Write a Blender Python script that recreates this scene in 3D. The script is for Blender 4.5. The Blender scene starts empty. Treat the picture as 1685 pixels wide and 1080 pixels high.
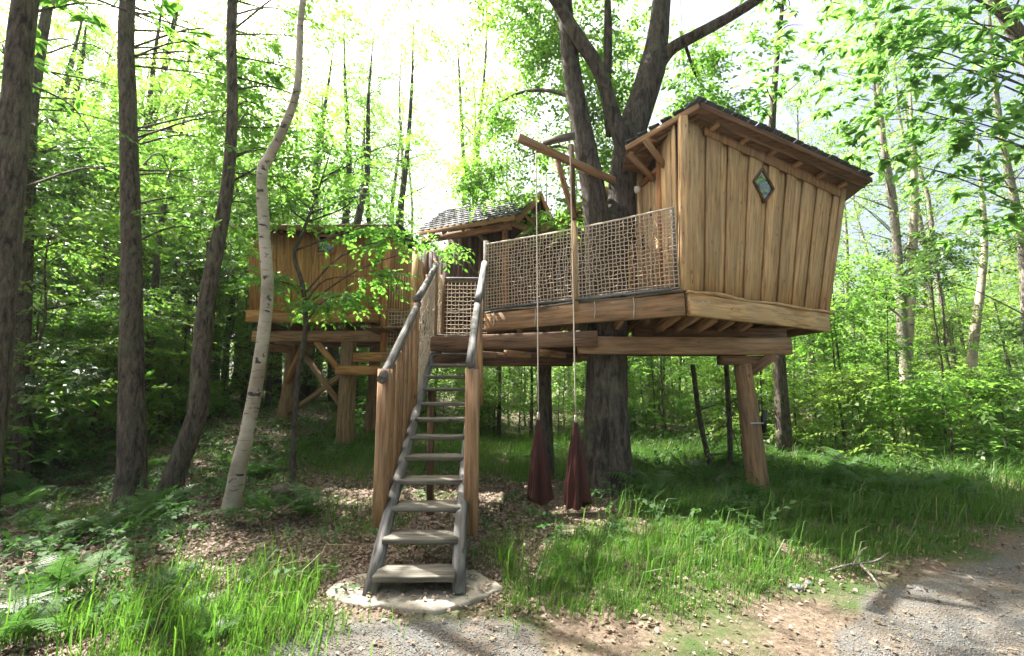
import bpy, math, random
import numpy as np
from mathutils import Vector, Matrix, noise as mnoise

random.seed(7)
RNG = np.random.default_rng(11)
C = bpy.context.scene.collection
scene = bpy.context.scene

# ------------------------------------------------------------------ camera, sky, sun, exposure
EYE = 1.61
PITCH = math.atan(100 / 702)
cam_d = bpy.data.cameras.new('camera')
cam_d.lens = 15.0
cam_d.sensor_width = 36.0
cam_d.clip_start = 0.05
cam_d.clip_end = 600
cam = bpy.data.objects.new('camera', cam_d)
cam.location = (0, 0, EYE)
cam.rotation_euler = (math.pi / 2 + PITCH, 0, 0)
C.objects.link(cam)
scene.camera = cam

SUN_EL = math.radians(57)
SUN_AZ = math.radians(-52)            # measured from +Y, negative = towards -X
to_sun = Vector((math.sin(SUN_AZ) * math.cos(SUN_EL), math.cos(SUN_AZ) * math.cos(SUN_EL), math.sin(SUN_EL)))
w = bpy.data.worlds.new('World')
scene.world = w
w.use_nodes = True
nt = w.node_tree
sky = nt.nodes.new('ShaderNodeTexSky')
sky.sky_type = 'NISHITA'
sky.sun_disc = False
sky.sun_elevation = SUN_EL
sky.sun_rotation = SUN_AZ
sky.air_density = 0.7
sky.dust_density = 10.0
sky.ozone_density = 1.0
bg = nt.nodes['Background']
bg.inputs['Strength'].default_value = 0.10
nt.links.new(sky.outputs['Color'], bg.inputs['Color'])

sun_d = bpy.data.lights.new('sun', 'SUN')
sun_d.energy = 5.0
sun_d.angle = math.radians(0.5)
sun_d.color = (1.0, 0.965, 0.91)
sun = bpy.data.objects.new('sun', sun_d)
sun.rotation_euler = to_sun.to_track_quat('Z', 'Y').to_euler()
sun.location = (-20, 20, 40)
C.objects.link(sun)

scene.view_settings.view_transform = 'Standard'
scene.view_settings.look = 'None'
scene.view_settings.exposure = 2.35
scene.view_settings.gamma = 1.0
scene.view_settings.use_curve_mapping = False
scene.cycles.max_bounces = 8
scene.cycles.diffuse_bounces = 5
scene.cycles.transmission_bounces = 8
scene.cycles.glossy_bounces = 2
scene.cycles.use_denoising = True

# ------------------------------------------------------------------ scene helpers
WM = {}


def put(name, me, parent=None, M=None, kind=None):
    o = bpy.data.objects.new(name, me)
    C.objects.link(o)
    M = M or Matrix.Identity(4)
    if parent is not None:
        o.parent = parent
        o.matrix_local = WM[parent.name].inverted() @ M
    else:
        o.matrix_local = M
    WM[o.name] = M.copy()
    if kind:
        o['kind'] = kind
    return o


def tag(o, label, cat, group=None):
    o['label'] = label
    o['category'] = cat
    if group:
        o['group'] = group
    return o


def thing(name, loc, label, cat, group=None):
    return tag(put(name, None, None, Matrix.Translation(Vector(loc))), label, cat, group)


def arr_mesh(name, V, F, mats=(), smooth=False):
    """V (n,3), F (m,k) array with one face size, or a list of such arrays"""
    V = np.asarray(V, dtype=np.float32)
    Fs = F if isinstance(F, list) else [F]
    Fs = [np.asarray(f, dtype=np.int32) for f in Fs if len(f)]
    me = bpy.data.meshes.new(name)
    nl = sum(f.size for f in Fs)
    nf = sum(len(f) for f in Fs)
    me.vertices.add(len(V))
    me.vertices.foreach_set('co', V.ravel())
    me.loops.add(nl)
    me.loops.foreach_set('vertex_index', np.concatenate([f.ravel() for f in Fs]))
    me.polygons.add(nf)
    sizes = np.concatenate([np.full(len(f), f.shape[1], dtype=np.int32) for f in Fs])
    starts = np.concatenate([[0], np.cumsum(sizes)[:-1]]).astype(np.int32)
    me.polygons.foreach_set('loop_start', starts)
    if smooth:
        me.polygons.foreach_set('use_smooth', np.ones(nf, dtype=bool))
    me.update(calc_edges=True)
    me.validate()
    for m in mats:
        me.materials.append(m)
    return me


def frame_x(p0, p1, up=(0, 0, 1)):
    p0, p1 = Vector(p0), Vector(p1)
    x = (p1 - p0)
    L = x.length
    x.normalize()
    u = Vector(up)
    y = u.cross(x)
    if y.length < 1e-4:
        y = Vector((0, 1, 0)).cross(x)
    y.normalize()
    z = x.cross(y)
    M = Matrix((x, y, z)).transposed().to_4x4()
    M.translation = (p0 + p1) / 2
    return M, L


def beam(name, p0, p1, w, h, mat, parent, up=(0, 0, 1), ch=0.008, wob=0.0, n=2, kind=None):
    """chamfered timber, local X along its length; w across, h along 'up'"""
    M, L = frame_x(p0, p1, up)
    ch = min(ch, w * .3, h * .3)
    prof = [(-w/2+ch, -h/2), (w/2-ch, -h/2), (w/2, -h/2+ch), (w/2, h/2-ch), (w/2-ch, h/2), (-w/2+ch, h/2), (-w/2, h/2-ch), (-w/2, -h/2+ch)]
    if wob and n < 3:
        n = 4
    V = []
    for i in range(n):
        t = i / (n - 1)
        dy, dz = (random.uniform(-wob, wob), random.uniform(-wob, wob)) if wob else (0, 0)
        s = 1 + (random.uniform(-wob, wob) * 2 if wob else 0)
        for (a, b) in prof:
            V.append(((t - .5) * L, a * s + dy, b * s + dz))
    Q = []
    for i in range(n - 1):
        for k in range(8):
            a, b = i * 8 + k, i * 8 + (k + 1) % 8
            Q.append((a, b, b + 8, a + 8))
    caps = [tuple(range(7, -1, -1)), tuple((n - 1) * 8 + k for k in range(8))]
    me = arr_mesh(name, V, [np.array(Q), np.array(caps)], [mat])
    return put(name, me, parent, M, kind)


def panel(name, b0, b1, t0, t1, thick, normal, mat, parent, wob=0.006, n=4):
    """a board spanning the four corner points, standing 'thick' proud along normal"""
    b0, b1, t0, t1, nn = (Vector(v) for v in (b0, b1, t0, t1, normal))
    nn.normalize()
    M, L = frame_x((b0 + b1) / 2, (t0 + t1) / 2, nn)
    Mi = M.inverted()
    V = []
    for i in range(n):
        t = i / (n - 1)
        e = random.uniform(-wob, wob)
        e2 = random.uniform(-wob, wob)
        a = b0.lerp(t0, t)
        b = b1.lerp(t1, t)
        d = (b - a).normalized()
        a = a + d * e
        b = b + d * e2
        c = min(.006, thick * .4)
        for p, o in ((a, 0), (a, thick - c), (a + d * c, thick), (b - d * c, thick), (b, thick - c), (b, 0)):
            V.append(Mi @ (p + nn * o))
    Q = []
    for i in range(n - 1):
        for k in range(6):
            a, b = i * 6 + k, i * 6 + (k + 1) % 6
            Q.append((a, b, b + 6, a + 6))
    caps = [tuple(range(5, -1, -1)), tuple((n - 1) * 6 + k for k in range(6))]
    return put(name, arr_mesh(name, V, [np.array(Q), np.array(caps)], [mat]), parent, M)


def crom(pts, per=4):
    P = [np.array(p, float) for p in pts]
    if len(P) < 3:
        return np.array([P[0] + (P[-1] - P[0]) * t for t in np.linspace(0, 1, per + 1)])
    P = [2 * P[0] - P[1]] + P + [2 * P[-1] - P[-2]]
    out = []
    for i in range(1, len(P) - 2):
        for k in range(per):
            t = k / per
            out.append(.5 * ((2*P[i]) + (-P[i-1]+P[i+1])*t + (2*P[i-1]-5*P[i]+4*P[i+1]-P[i+2])*t*t + (-P[i-1]+3*P[i]-3*P[i+1]+P[i+2])*t**3))
    out.append(P[-2])
    return np.array(out)


def tube_arrays(pts, radii, sides=8, rough=0.0, per=4, seed=0, flare=0.0):
    P = crom(pts, per)
    R = np.interp(np.linspace(0, 1, len(P)), np.linspace(0, 1, len(radii)), radii)
    n = len(P)
    T = np.gradient(P, axis=0)
    T /= np.linalg.norm(T, axis=1)[:, None] + 1e-9
    ref = np.array([1., 0, 0]) if abs(T[0][0]) < .8 else np.array([0, 1., 0])
    V = []
    rs = np.random.default_rng(seed + 5)
    ph = rs.uniform(0, 6.28, 3)
    for i in range(n):
        u = ref - T[i] * ref.dot(T[i])
        u /= np.linalg.norm(u)
        v = np.cross(T[i], u)
        ref = u
        a = np.linspace(0, 2 * np.pi, sides, endpoint=False)
        r = np.full(sides, R[i])
        if rough:
            r = r * (1 + rough * (np.sin(a * 2 + ph[0] + i * .2) * .5 + np.sin(a * 5 + ph[1] - i * .35) * .35 + rs.normal(0, .35, sides)))
        if flare:
            f = max(0, 1 - i / (n * .22))
            r = r * (1 + flare * f * f * (.55 + .75 * np.clip(np.sin(a * 5 + ph[2]), -.3, 1)))
        V.append(P[i] + np.cos(a)[:, None] * u * r[:, None] + np.sin(a)[:, None] * v * r[:, None])
    V = np.concatenate(V)
    i, k = np.meshgrid(np.arange(n - 1), np.arange(sides), indexing='ij')
    a = (i * sides + k).ravel()
    b = (i * sides + (k + 1) % sides).ravel()
    Q = np.stack([a, b, b + sides, a + sides], 1)
    # close the two ends with fans
    V = np.concatenate([V, [P[0]], [P[-1]]])
    k = np.arange(sides)
    T1 = np.stack([np.full(sides, len(V) - 2), (k + 1) % sides, k], 1)
    T2 = np.stack([np.full(sides, len(V) - 1), (n - 1) * sides + k, (n - 1) * sides + (k + 1) % sides], 1)
    return V, Q, np.concatenate([T1, T2])


def tubes_mesh(name, specs, mats, origin=(0, 0, 0), smooth=True):
    """specs: list of dicts for tube_arrays, joined in one mesh around origin"""
    Vs, Qs, Ts, n = [], [], [], 0
    for s in specs:
        V, Q, T = tube_arrays(**s)
        Vs.append(V)
        Qs.append(Q + n)
        Ts.append(T + n)
        n += len(V)
    return arr_mesh(name, np.concatenate(Vs) - np.array(origin), [np.concatenate(Qs), np.concatenate(Ts)], mats, smooth)


def log(name, pts, radii, mat, parent, sides=12, rough=.05, per=4, seed=0, smooth=True, flare=0):
    o = Vector(pts[0])
    R = (Vector(pts[-1]) - o).to_track_quat('Z', 'Y').to_matrix()
    Ri = R.inverted()
    lp = [tuple(Ri @ (Vector(p) - o)) for p in pts]
    me = tubes_mesh(name, [dict(pts=lp, radii=radii, sides=sides, rough=rough, per=per, seed=seed, flare=flare)], [mat], (0, 0, 0), smooth)
    return put(name, me, parent, Matrix.Translation(o) @ R.to_4x4())


def lathe(name, prof, mat, parent, M, sides=16):
    V, Q = [], []
    for (r, z) in prof:
        for k in range(sides):
            a = 2 * math.pi * k / sides
            V.append((r * math.cos(a), r * math.sin(a), z))
    for i in range(len(prof) - 1):
        for k in range(sides):
            a, b = i * sides + k, i * sides + (k + 1) % sides
            Q.append((a, b, b + sides, a + sides))
    return put(name, arr_mesh(name, V, np.array(Q), [mat], True), parent, M)


# ------------------------------------------------------------------ materials
def new_mat(name):
    m = bpy.data.materials.new(name)
    m.use_nodes = True
    t = m.node_tree
    return m, t, t.nodes['Principled BSDF'], t.links


def ramp(t, stops):
    r = t.nodes.new('ShaderNodeValToRGB')
    el = r.color_ramp.elements
    while len(el) < len(stops):
        el.new(.5)
    for e, (p, c) in zip(el, stops):
        e.position = p
        e.color = (*c, 1) if len(c) == 3 else c
    return r


def coords(t, scale, rnd=True):
    tc = t.nodes.new('ShaderNodeTexCoord')
    mp = t.nodes.new('ShaderNodeMapping')
    mp.inputs['Scale'].default_value = scale
    if rnd:
        oi = t.nodes.new('ShaderNodeObjectInfo')
        ad = t.nodes.new('ShaderNodeVectorMath')
        ad.operation = 'MULTIPLY_ADD'
        sc = t.nodes.new('ShaderNodeCombineXYZ')
        for k, f in enumerate((37., 91., 53.)):
            mm = t.nodes.new('ShaderNodeMath')
            mm.operation = 'MULTIPLY'
            mm.inputs[1].default_value = f
            t.links.new(oi.outputs['Random'], mm.inputs[0])
            t.links.new(mm.outputs[0], sc.inputs[k])
        ad.inputs[1].default_value = (1, 1, 1)
        t.links.new(tc.outputs['Object'], ad.inputs[0])
        t.links.new(sc.outputs[0], ad.inputs[2])
        t.links.new(ad.outputs[0], mp.inputs['Vector'])
    else:
        t.links.new(tc.outputs['Object'], mp.inputs['Vector'])
    return mp.outputs['Vector']


def tex_noise(t, vec, scale, detail=5, rough=.6, dist=0.):
    n = t.nodes.new('ShaderNodeTexNoise')
    n.inputs['Scale'].default_value = scale
    n.inputs['Detail'].default_value = detail
    n.inputs['Roughness'].default_value = rough
    n.inputs['Distortion'].default_value = dist
    t.links.new(vec, n.inputs['Vector'])
    return n


def mix(t, a, b, fac, mode='MIX'):
    m = t.nodes.new('ShaderNodeMix')
    m.data_type = 'RGBA'
    m.blend_type = mode
    for s, v in ((m.inputs[6], a), (m.inputs[7], b)):
        if isinstance(v, tuple):
            s.default_value = (*v, 1)
        else:
            t.links.new(v, s)
    if isinstance(fac, (int, float)):
        m.inputs[0].default_value = fac
    else:
        t.links.new(fac, m.inputs[0])
    return m.outputs[2]


def bump(t, bs, h, strength, dist=.01):
    b = t.nodes.new('ShaderNodeBump')
    b.inputs['Strength'].default_value = strength
    b.inputs['Distance'].default_value = dist
    t.links.new(h, b.inputs['Height'])
    t.links.new(b.outputs[0], bs.inputs['Normal'])


def wood(name, light, dark, axis='x', rough=.75, weather=None, wfac=.4, var=.35, streak=.6):
    m, t, bs, L = new_mat(name)
    s = (1.3, 16, 16) if axis == 'x' else (16, 16, 1.3)
    v = coords(t, s)
    g = tex_noise(t, v, 1.6, 7, .62, .35)
    r = ramp(t, [(.36, tuple(c * .8 for c in dark)), (.5, tuple((a * .45 + b * .55) for a, b in zip(dark, light))), (.64, tuple(c * 1.08 for c in light))])
    L.new(g.outputs['Fac'], r.inputs[0])
    col = r.outputs[0]
    # knots
    s2 = (2.2, 5.5, 5.5) if axis == 'x' else (5.5, 5.5, 2.2)
    vk = coords(t, s2)
    vo = t.nodes.new('ShaderNodeTexVoronoi')
    vo.inputs['Scale'].default_value = 1.5
    L.new(vk, vo.inputs['Vector'])
    rk = ramp(t, [(.05, (1, 1, 1)), (.13, (0, 0, 0))])
    L.new(vo.outputs['Distance'], rk.inputs[0])
    col = mix(t, col, tuple(c * .42 for c in dark), rk.outputs[0])
    if weather:
        vw = coords(t, (1.1, 3.2, 3.2) if axis == 'x' else (3.2, 3.2, 1.1))
        nw = tex_noise(t, vw, 1.3, 6, .65)
        rw = ramp(t, [(.42, (0, 0, 0)), (.66, (1, 1, 1))])
        L.new(nw.outputs['Fac'], rw.inputs[0])
        mm = t.nodes.new('ShaderNodeMath')
        mm.operation = 'MULTIPLY'
        mm.inputs[1].default_value = wfac
        L.new(rw.outputs[0], mm.inputs[0])
        col = mix(t, col, weather, mm.outputs[0])
    # blackish water stains and weather streaks with edges of their own
    sx = (.55, 9, 9) if axis == 'x' else (9, 9, .55)
    ns = tex_noise(t, coords(t, sx), 1.0, 6, .7, .2)
    rs_ = ramp(t, [(.60, (0, 0, 0)), (.74, (.62, .62, .62))])
    L.new(ns.outputs['Fac'], rs_.inputs[0])
    col = mix(t, col, tuple(c * .30 for c in dark), rs_.outputs[0])
    # every piece its own tone
    oi = t.nodes.new('ShaderNodeObjectInfo')
    hs = t.nodes.new('ShaderNodeHueSaturation')
    mr = t.nodes.new('ShaderNodeMapRange')
    mr.inputs[3].default_value = 1 - var
    mr.inputs[4].default_value = 1 + var * .6
    L.new(oi.outputs['Random'], mr.inputs[0])
    L.new(mr.outputs[0], hs.inputs['Value'])
    L.new(col, hs.inputs['Color'])
    L.new(hs.outputs[0], bs.inputs['Base Color'])
    bs.inputs['Roughness'].default_value = rough
    bs.inputs['Specular IOR Level'].default_value = .25
    bump(t, bs, g.outputs['Fac'], .5, .006)
    return m


def bark(name, light, dark, moss=None, scale=1.0):
    m, t, bs, L = new_mat(name)
    v = coords(t, (7 * scale, 7 * scale, 1.5 * scale))
    n1 = tex_noise(t, v, 2.2, 8, .68, .5)
    vo = t.nodes.new('ShaderNodeTexVoronoi')
    vo.feature = 'DISTANCE_TO_EDGE'
    vo.inputs['Scale'].default_value = 3.4
    L.new(v, vo.inputs['Vector'])
    r = ramp(t, [(.37, tuple(c * .8 for c in dark)), (.5, tuple((a + b) / 2 for a, b in zip(light, dark))), (.63, light)])
    L.new(n1.outputs['Fac'], r.inputs[0])
    rc = ramp(t, [(.0, (1, 1, 1)), (.10, (0, 0, 0))])
    L.new(vo.outputs['Distance'], rc.inputs[0])
    mul = t.nodes.new('ShaderNodeMath')
    mul.operation = 'MULTIPLY'
    mul.inputs[1].default_value = .35
    L.new(rc.outputs[0], mul.inputs[0])
    col = mix(t, r.outputs[0], tuple(c * .45 for c in dark), mul.outputs[0])
    # pale lichen and moss blotches
    v2 = coords(t, (1, 1, 1))
    n2 = tex_noise(t, v2, 3.4, 5, .65)
    r2 = ramp(t, [(.53, (0, 0, 0)), (.68, (.55, .55, .55))])
    L.new(n2.outputs['Fac'], r2.inputs[0])
    col = mix(t, col, moss or tuple(min(1, c * 1.6) for c in light), r2.outputs[0])
    L.new(col, bs.inputs['Base Color'])
    bs.inputs['Roughness'].default_value = .9
    bs.inputs['Specular IOR Level'].default_value = .15
    hm = t.nodes.new('ShaderNodeMath')
    hm.operation = 'SUBTRACT'
    L.new(n1.outputs['Fac'], hm.inputs[0])
    L.new(mul.outputs[0], hm.inputs[1])
    bump(t, bs, hm.outputs[0], .9, .02)
    return m


def birch_bark(name):
    m, t, bs, L = new_mat(name)
    v = coords(t, (3.2, 3.2, 26), False)
    n1 = tex_noise(t, v, 1.0, 4, .6)
    r = ramp(t, [(.60, (0, 0, 0)), (.68, (1, 1, 1))])
    L.new(n1.outputs['Fac'], r.inputs[0])
    v2 = coords(t, (6, 6, 11), False)
    n2 = tex_noise(t, v2, 1.1, 3, .55, .4)
    r2 = ramp(t, [(.61, (0, 0, 0)), (.66, (1, 1, 1))])
    L.new(n2.outputs['Fac'], r2.inputs[0])
    v3 = coords(t, (1, 1, 1), False)
    n3 = tex_noise(t, v3, 2.5, 5, .6)
    base = ramp(t, [(.35, (.22, .18, .125)), (.62, (.42, .365, .28))])
    L.new(n3.outputs['Fac'], base.inputs[0])
    col = mix(t, base.outputs[0], (.16, .12, .09), r.outputs[0])
    col = mix(t, col, (.035, .03, .026), r2.outputs[0])
    L.new(col, bs.inputs['Base Color'])
    bs.inputs['Roughness'].default_value = .7
    bump(t, bs, r2.outputs[0], .4, -.01)
    return m


def leafm(name, a, b, trans=.45, tcol=None, rough=.45, straw=False):
    """a..b: reflectance of the blades, picked per leaf; light also passes through"""
    m, t, bs, L = new_mat(name)
    ge = t.nodes.new('ShaderNodeNewGeometry')
    oi = t.nodes.new('ShaderNodeObjectInfo')
    ad = t.nodes.new('ShaderNodeMath')
    ad.operation = 'ADD'
    L.new(ge.outputs['Random Per Island'], ad.inputs[0])
    L.new(oi.outputs['Random'], ad.inputs[1])
    fr = t.nodes.new('ShaderNodeMath')
    fr.operation = 'FRACT'
    L.new(ad.outputs[0], fr.inputs[0])
    col = mix(t, a, b, fr.outputs[0])
    if straw:                                    # some blades are dead and pale
        wn = t.nodes.new('ShaderNodeTexWhiteNoise')
        wn.noise_dimensions = '1D'
        L.new(fr.outputs[0], wn.inputs['W'])
        rs_ = ramp(t, [(.90, (0, 0, 0)), (.93, (1, 1, 1))])
        L.new(wn.outputs['Value'], rs_.inputs[0])
        col = mix(t, col, (.27, .22, .10), rs_.outputs[0])
    L.new(col, bs.inputs['Base Color'])
    bs.inputs['Roughness'].default_value = rough
    bs.inputs['Specular IOR Level'].default_value = .35
    tr = t.nodes.new('ShaderNodeBsdfTranslucent')
    tc = tcol or tuple(min(.6, c * k) for c, k in zip([(x + y) / 2 for x, y in zip(a, b)], (2.6, 2.4, 1.3)))
    tcm = mix(t, tc, tuple(c * k for c, k in zip(tc, (.62, .72, .7))), fr.outputs[0])
    L.new(tcm, tr.inputs['Color'])
    ms = t.nodes.new('ShaderNodeMixShader')
    ms.inputs[0].default_value = trans
    L.new(bs.outputs[0], ms.inputs[1])
    L.new(tr.outputs[0], ms.inputs[2])
    L.new(ms.outputs[0], t.nodes['Material Output'].inputs['Surface'])
    return m


def plain(name, col, rough=.6, metal=0., nscale=0, ncol=None):
    m, t, bs, L = new_mat(name)
    bs.inputs['Base Color'].default_value = (*col, 1)
    bs.inputs['Roughness'].default_value = rough
    bs.inputs['Metallic'].default_value = metal
    if nscale:
        n = tex_noise(t, coords(t, (1, 1, 1)), nscale, 5)
        c = mix(t, col, ncol or tuple(x * .5 for x in col), n.outputs['Fac'])
        L.new(c, bs.inputs['Base Color'])
        bump(t, bs, n.outputs['Fac'], .3, .01)
    return m


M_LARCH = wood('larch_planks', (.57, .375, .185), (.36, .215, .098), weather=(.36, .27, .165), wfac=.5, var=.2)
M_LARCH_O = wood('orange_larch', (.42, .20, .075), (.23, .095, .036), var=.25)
M_LARCH_L = wood('golden_larch_planks', (.47, .245, .088), (.28, .13, .046), weather=(.31, .19, .09), wfac=.3, var=.14)  # orange-brown larch of the left cabin
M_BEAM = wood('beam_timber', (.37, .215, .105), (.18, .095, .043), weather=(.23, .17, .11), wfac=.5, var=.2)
M_BEAM_D = wood('dark_beam_timber', (.19, .11, .06), (.085, .047, .027), var=.25)  # darker brown than the plain beam timber
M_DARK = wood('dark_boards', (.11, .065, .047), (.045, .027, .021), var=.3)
M_POST = wood('reddish_post_timber', (.36, .215, .115), (.19, .105, .052), weather=(.22, .16, .10), wfac=.5, var=.12)
M_GREY = wood('weathered_timber', (.20, .18, .145), (.075, .066, .052), weather=(.12, .115, .08), wfac=.5, var=.15)
M_GREYLOG = wood('weathered_log', (.19, .182, .17), (.05, .047, .043), axis='z', weather=(.11, .105, .08), wfac=.5, var=.15)
M_LOG = wood('peeled_log', (.30, .185, .09), (.14, .08, .04), axis='z', weather=(.17, .125, .08), wfac=.6, var=.12)
M_SHINGLE = wood('wooden_shingle', (.075, .08, .09), (.03, .031, .034), rough=.7, var=.35)
M_NET = plain('hemp_net', (.52, .43, .32), .9, 0, 40, (.36, .28, .2))
M_ROPE = plain('pale_rope', (.52, .45, .35), .9, 0, 60)
M_IRON = plain('dark_iron', (.05, .05, .052), .5, .8)
M_STEEL = plain('pale_steel', (.5, .5, .5), .4, .8)
M_WHITE = plain('white_glass', (.78, .77, .72), .25)
M_BLACK = plain('opening_shade_black', (.012, .012, .012), .8)
M_OAK = bark('oak_bark', (.115, .095, .076), (.03, .025, .02), moss=(.13, .135, .09))
M_OAK_LOW = M_OAK
M_BARK = bark('chestnut_bark', (.155, .125, .093), (.042, .034, .026), moss=(.13, .145, .08), scale=1.3)
M_BARK_T = bark('thin_tree_bark', (.15, .125, .095), (.04, .034, .027), moss=(.12, .14, .08), scale=2.2)
M_BARK_P = bark('pale_tree_bark', (.36, .32, .27), (.13, .11, .09), moss=(.30, .32, .24), scale=2.0)
M_BIRCH = birch_bark('birch_bark')
M_LEAF_A = leafm('beech_leaf', (.05, .12, .02), (.09, .165, .032), .55, (.25, .48, .065))
M_LEAF_B = leafm('chestnut_leaf', (.04, .11, .018), (.075, .16, .03), .55, (.20, .44, .055))
M_LEAF_Y = leafm('young_leaf', (.075, .13, .02), (.13, .19, .035), .5, (.26, .43, .06))
M_LEAF_C = leafm('pale_chestnut_leaf', (.055, .125, .03), (.10, .175, .05), .6, (.26, .50, .10))
M_LEAF_D = leafm('holly_leaf', (.03, .075, .016), (.055, .105, .024), .35, (.09, .19, .03), .35)
M_FERN = leafm('fern_frond', (.035, .09, .016), (.06, .13, .028), .4, (.11, .25, .04))
M_GRASS = leafm('grass_blade', (.038, .10, .014), (.085, .165, .028), .42, (.15, .33, .035), straw=True)
M_COVER = leafm('low_leaf', (.025, .07, .014), (.05, .11, .022), .35, (.08, .2, .03), .75)
M_FAR = leafm('far_leaf', (.06, .12, .022), (.11, .17, .035), .55, (.28, .46, .08))
M_LITTER = leafm('dead_leaf', (.13, .088, .06), (.25, .195, .145), .15, (.25, .15, .08), .7)
M_PEBBLE = leafm('gravel_stone', (.07, .07, .067), (.19, .19, .18), .0, (.2, .2, .2), .8)


def red_cloth():
    m, t, bs, L = new_mat('dark_red_cloth')
    n = tex_noise(t, coords(t, (1, 1, 1)), 9, 4)
    c = mix(t, (.062, .016, .012), (.028, .009, .007), n.outputs['Fac'])
    L.new(c, bs.inputs['Base Color'])
    bs.inputs['Roughness'].default_value = .45
    bs.inputs['Specular IOR Level'].default_value = .3
    return m


M_RED = red_cloth()


def pane_mat():
    m, t, bs, L = new_mat('window_glass')
    bs.inputs['Base Color'].default_value = (.02, .025, .022, 1)
    bs.inputs['Roughness'].default_value = .03
    bs.inputs['Specular IOR Level'].default_value = 1.0
    bs.inputs['Coat Weight'].default_value = .6
    bs.inputs['Coat IOR'].default_value = 1.6
    return m


M_PANE = pane_mat()


def sstep(a, b, x):
    t = np.clip((x - a) / (b - a), 0, 1)
    return t * t * (3 - 2 * t)


# ------------------------------------------------------------------ terrain
def ground_z(x, y):
    x = np.asarray(x, float)
    y = np.asarray(y, float)
    s = np.clip(.125 + .033 * (-x - 3.7), 0, .2)
    d = np.clip(y - 6.6, 0, None)
    d = 6.0 * (1 - np.exp(-d / 6.0)) * 1.28
    z = s * d
    z = z + .012 * np.clip(y - 12, 0, 60) * sstep(-6, 6, x) * .8
    z = z + .03 * np.sin(x * 1.3 + .4) * np.cos(y * 1.1) * sstep(3.9, 5.5, y) + .015 * np.sin(x * 3.1) * np.sin(y * 2.7 + 1) * sstep(3.6, 5, y)
    # bank rises a little from the path edge
    z = z + .10 * sstep(0, 1.0, verge(x, y)) * sstep(.2, 1.4, x)
    return z


def verge(x, y):
    """>0 on the planted side of the gravel edge, metres from it"""
    xs = np.array([-60, -4.5, -3.1, -1.6, -1.3, -.2, .48, 1.39, 2.54, 3.56, 4.89, 5.9, 8.0, 12., 60.])
    ys = np.array([.5, 1.0, 1.9, 2.85, 3.3, 3.35, 3.1, 3.12, 3.66, 4.0, 4.55, 5.2, 6.6, 8.5, 20.])
    return (np.asarray(y, float) - np.interp(x, xs, ys)) * .9


def n2(x, y, s):
    x = np.asarray(x, float) * s
    y = np.asarray(y, float) * s
    return (np.sin(x * 1.7 + np.sin(y * 1.3 + 2)) + np.sin(y * 2.1 - np.sin(x * 1.9 + 1)) + .5 * np.sin(x * 4.3 + y * 3.7)) / 2.5


def dirt_zone(x, y):
    """trodden soil between the gravel by the stairs and the gravel path"""
    e = .35 * n2(x, y, 1.6)
    return sstep(.15, .6, x + e) * sstep(2.7, 1.9, x + e - .9 * (y - 3.1))


def terrain():
    xs = np.concatenate([np.linspace(-150, -14, 24), np.linspace(-13.5, 13.5, 180), np.linspace(14, 150, 24)])
    ys = np.concatenate([np.linspace(-30, .8, 10), np.linspace(1, 16, 120), np.linspace(16.5, 300, 46)])
    X, Y = np.meshgrid(xs, ys)
    Z = ground_z(X, Y)
    V = np.stack([X.ravel(), Y.ravel(), Z.ravel()], 1)
    nx, ny = len(xs), len(ys)
    i, j = np.meshgrid(np.arange(ny - 1), np.arange(nx - 1), indexing='ij')
    a = (i * nx + j).ravel()
    F = np.stack([a, a + 1, a + 1 + nx, a + nx], 1)
    m, t, bs, L = new_mat('woodland_soil')
    v = coords(t, (1, 1, 1), False)
    n1 = tex_noise(t, v, 26, 8, .7)
    r1 = ramp(t, [(.3, (.05, .034, .024)), (.5, (.115, .088, .062)), (.72, (.215, .172, .13))])
    L.new(n1.outputs['Fac'], r1.inputs[0])
    nb = tex_noise(t, v, 1.2, 5, .6)
    rb = ramp(t, [(.45, (0, 0, 0)), (.62, (1, 1, 1))])
    L.new(nb.outputs['Fac'], rb.inputs[0])
    col = mix(t, r1.outputs[0], (.045, .07, .02), rb.outputs[0])
    ga = t.nodes.new('ShaderNodeAttribute')
    ga.attribute_name = 'gravel'
    n3 = tex_noise(t, v, 60, 6, .75)
    r3 = ramp(t, [(.3, (.035, .035, .032)), (.5, (.09, .09, .083)), (.7, (.19, .187, .175))])
    L.new(n3.outputs['Fac'], r3.inputs[0])
    n4 = tex_noise(t, v, 2.3, 5, .65)
    r4 = ramp(t, [(.40, (0, 0, 0)), (.66, (.8, .8, .8))])
    L.new(n4.outputs['Fac'], r4.inputs[0])
    grav = mix(t, r3.outputs[0], (.115, .088, .06), r4.outputs[0])
    ge = t.nodes.new('ShaderNodeMath')
    ge.operation = 'ADD'
    nm = t.nodes.new('ShaderNodeMapRange')
    nm.inputs[3].default_value = -.35
    nm.inputs[4].default_value = .35
    L.new(n4.outputs['Fac'], nm.inputs[0])
    L.new(ga.outputs['Fac'], ge.inputs[0])
    L.new(nm.outputs[0], ge.inputs[1])
    rg = ramp(t, [(.4, (0, 0, 0)), (.6, (1, 1, 1))])
    L.new(ge.outputs[0], rg.inputs[0])
    col = mix(t, col, grav, rg.outputs[0])
    L.new(col, bs.inputs['Base Color'])
    bs.inputs['Roughness'].default_value = .95
    bs.inputs['Specular IOR Level'].default_value = .1
    bump(t, bs, n3.outputs['Fac'], .8, .015)
    me = arr_mesh('ground', V, F, [m], True)
    g = sstep(.25, -.35, verge(V[:, 0], V[:, 1])) * (1 - .85 * dirt_zone(V[:, 0], V[:, 1]))
    at = me.attributes.new('gravel', 'FLOAT', 'POINT')
    at.data.foreach_set('value', g.astype(np.float32))
    put('ground', me, None, None, 'structure')


terrain()


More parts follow.
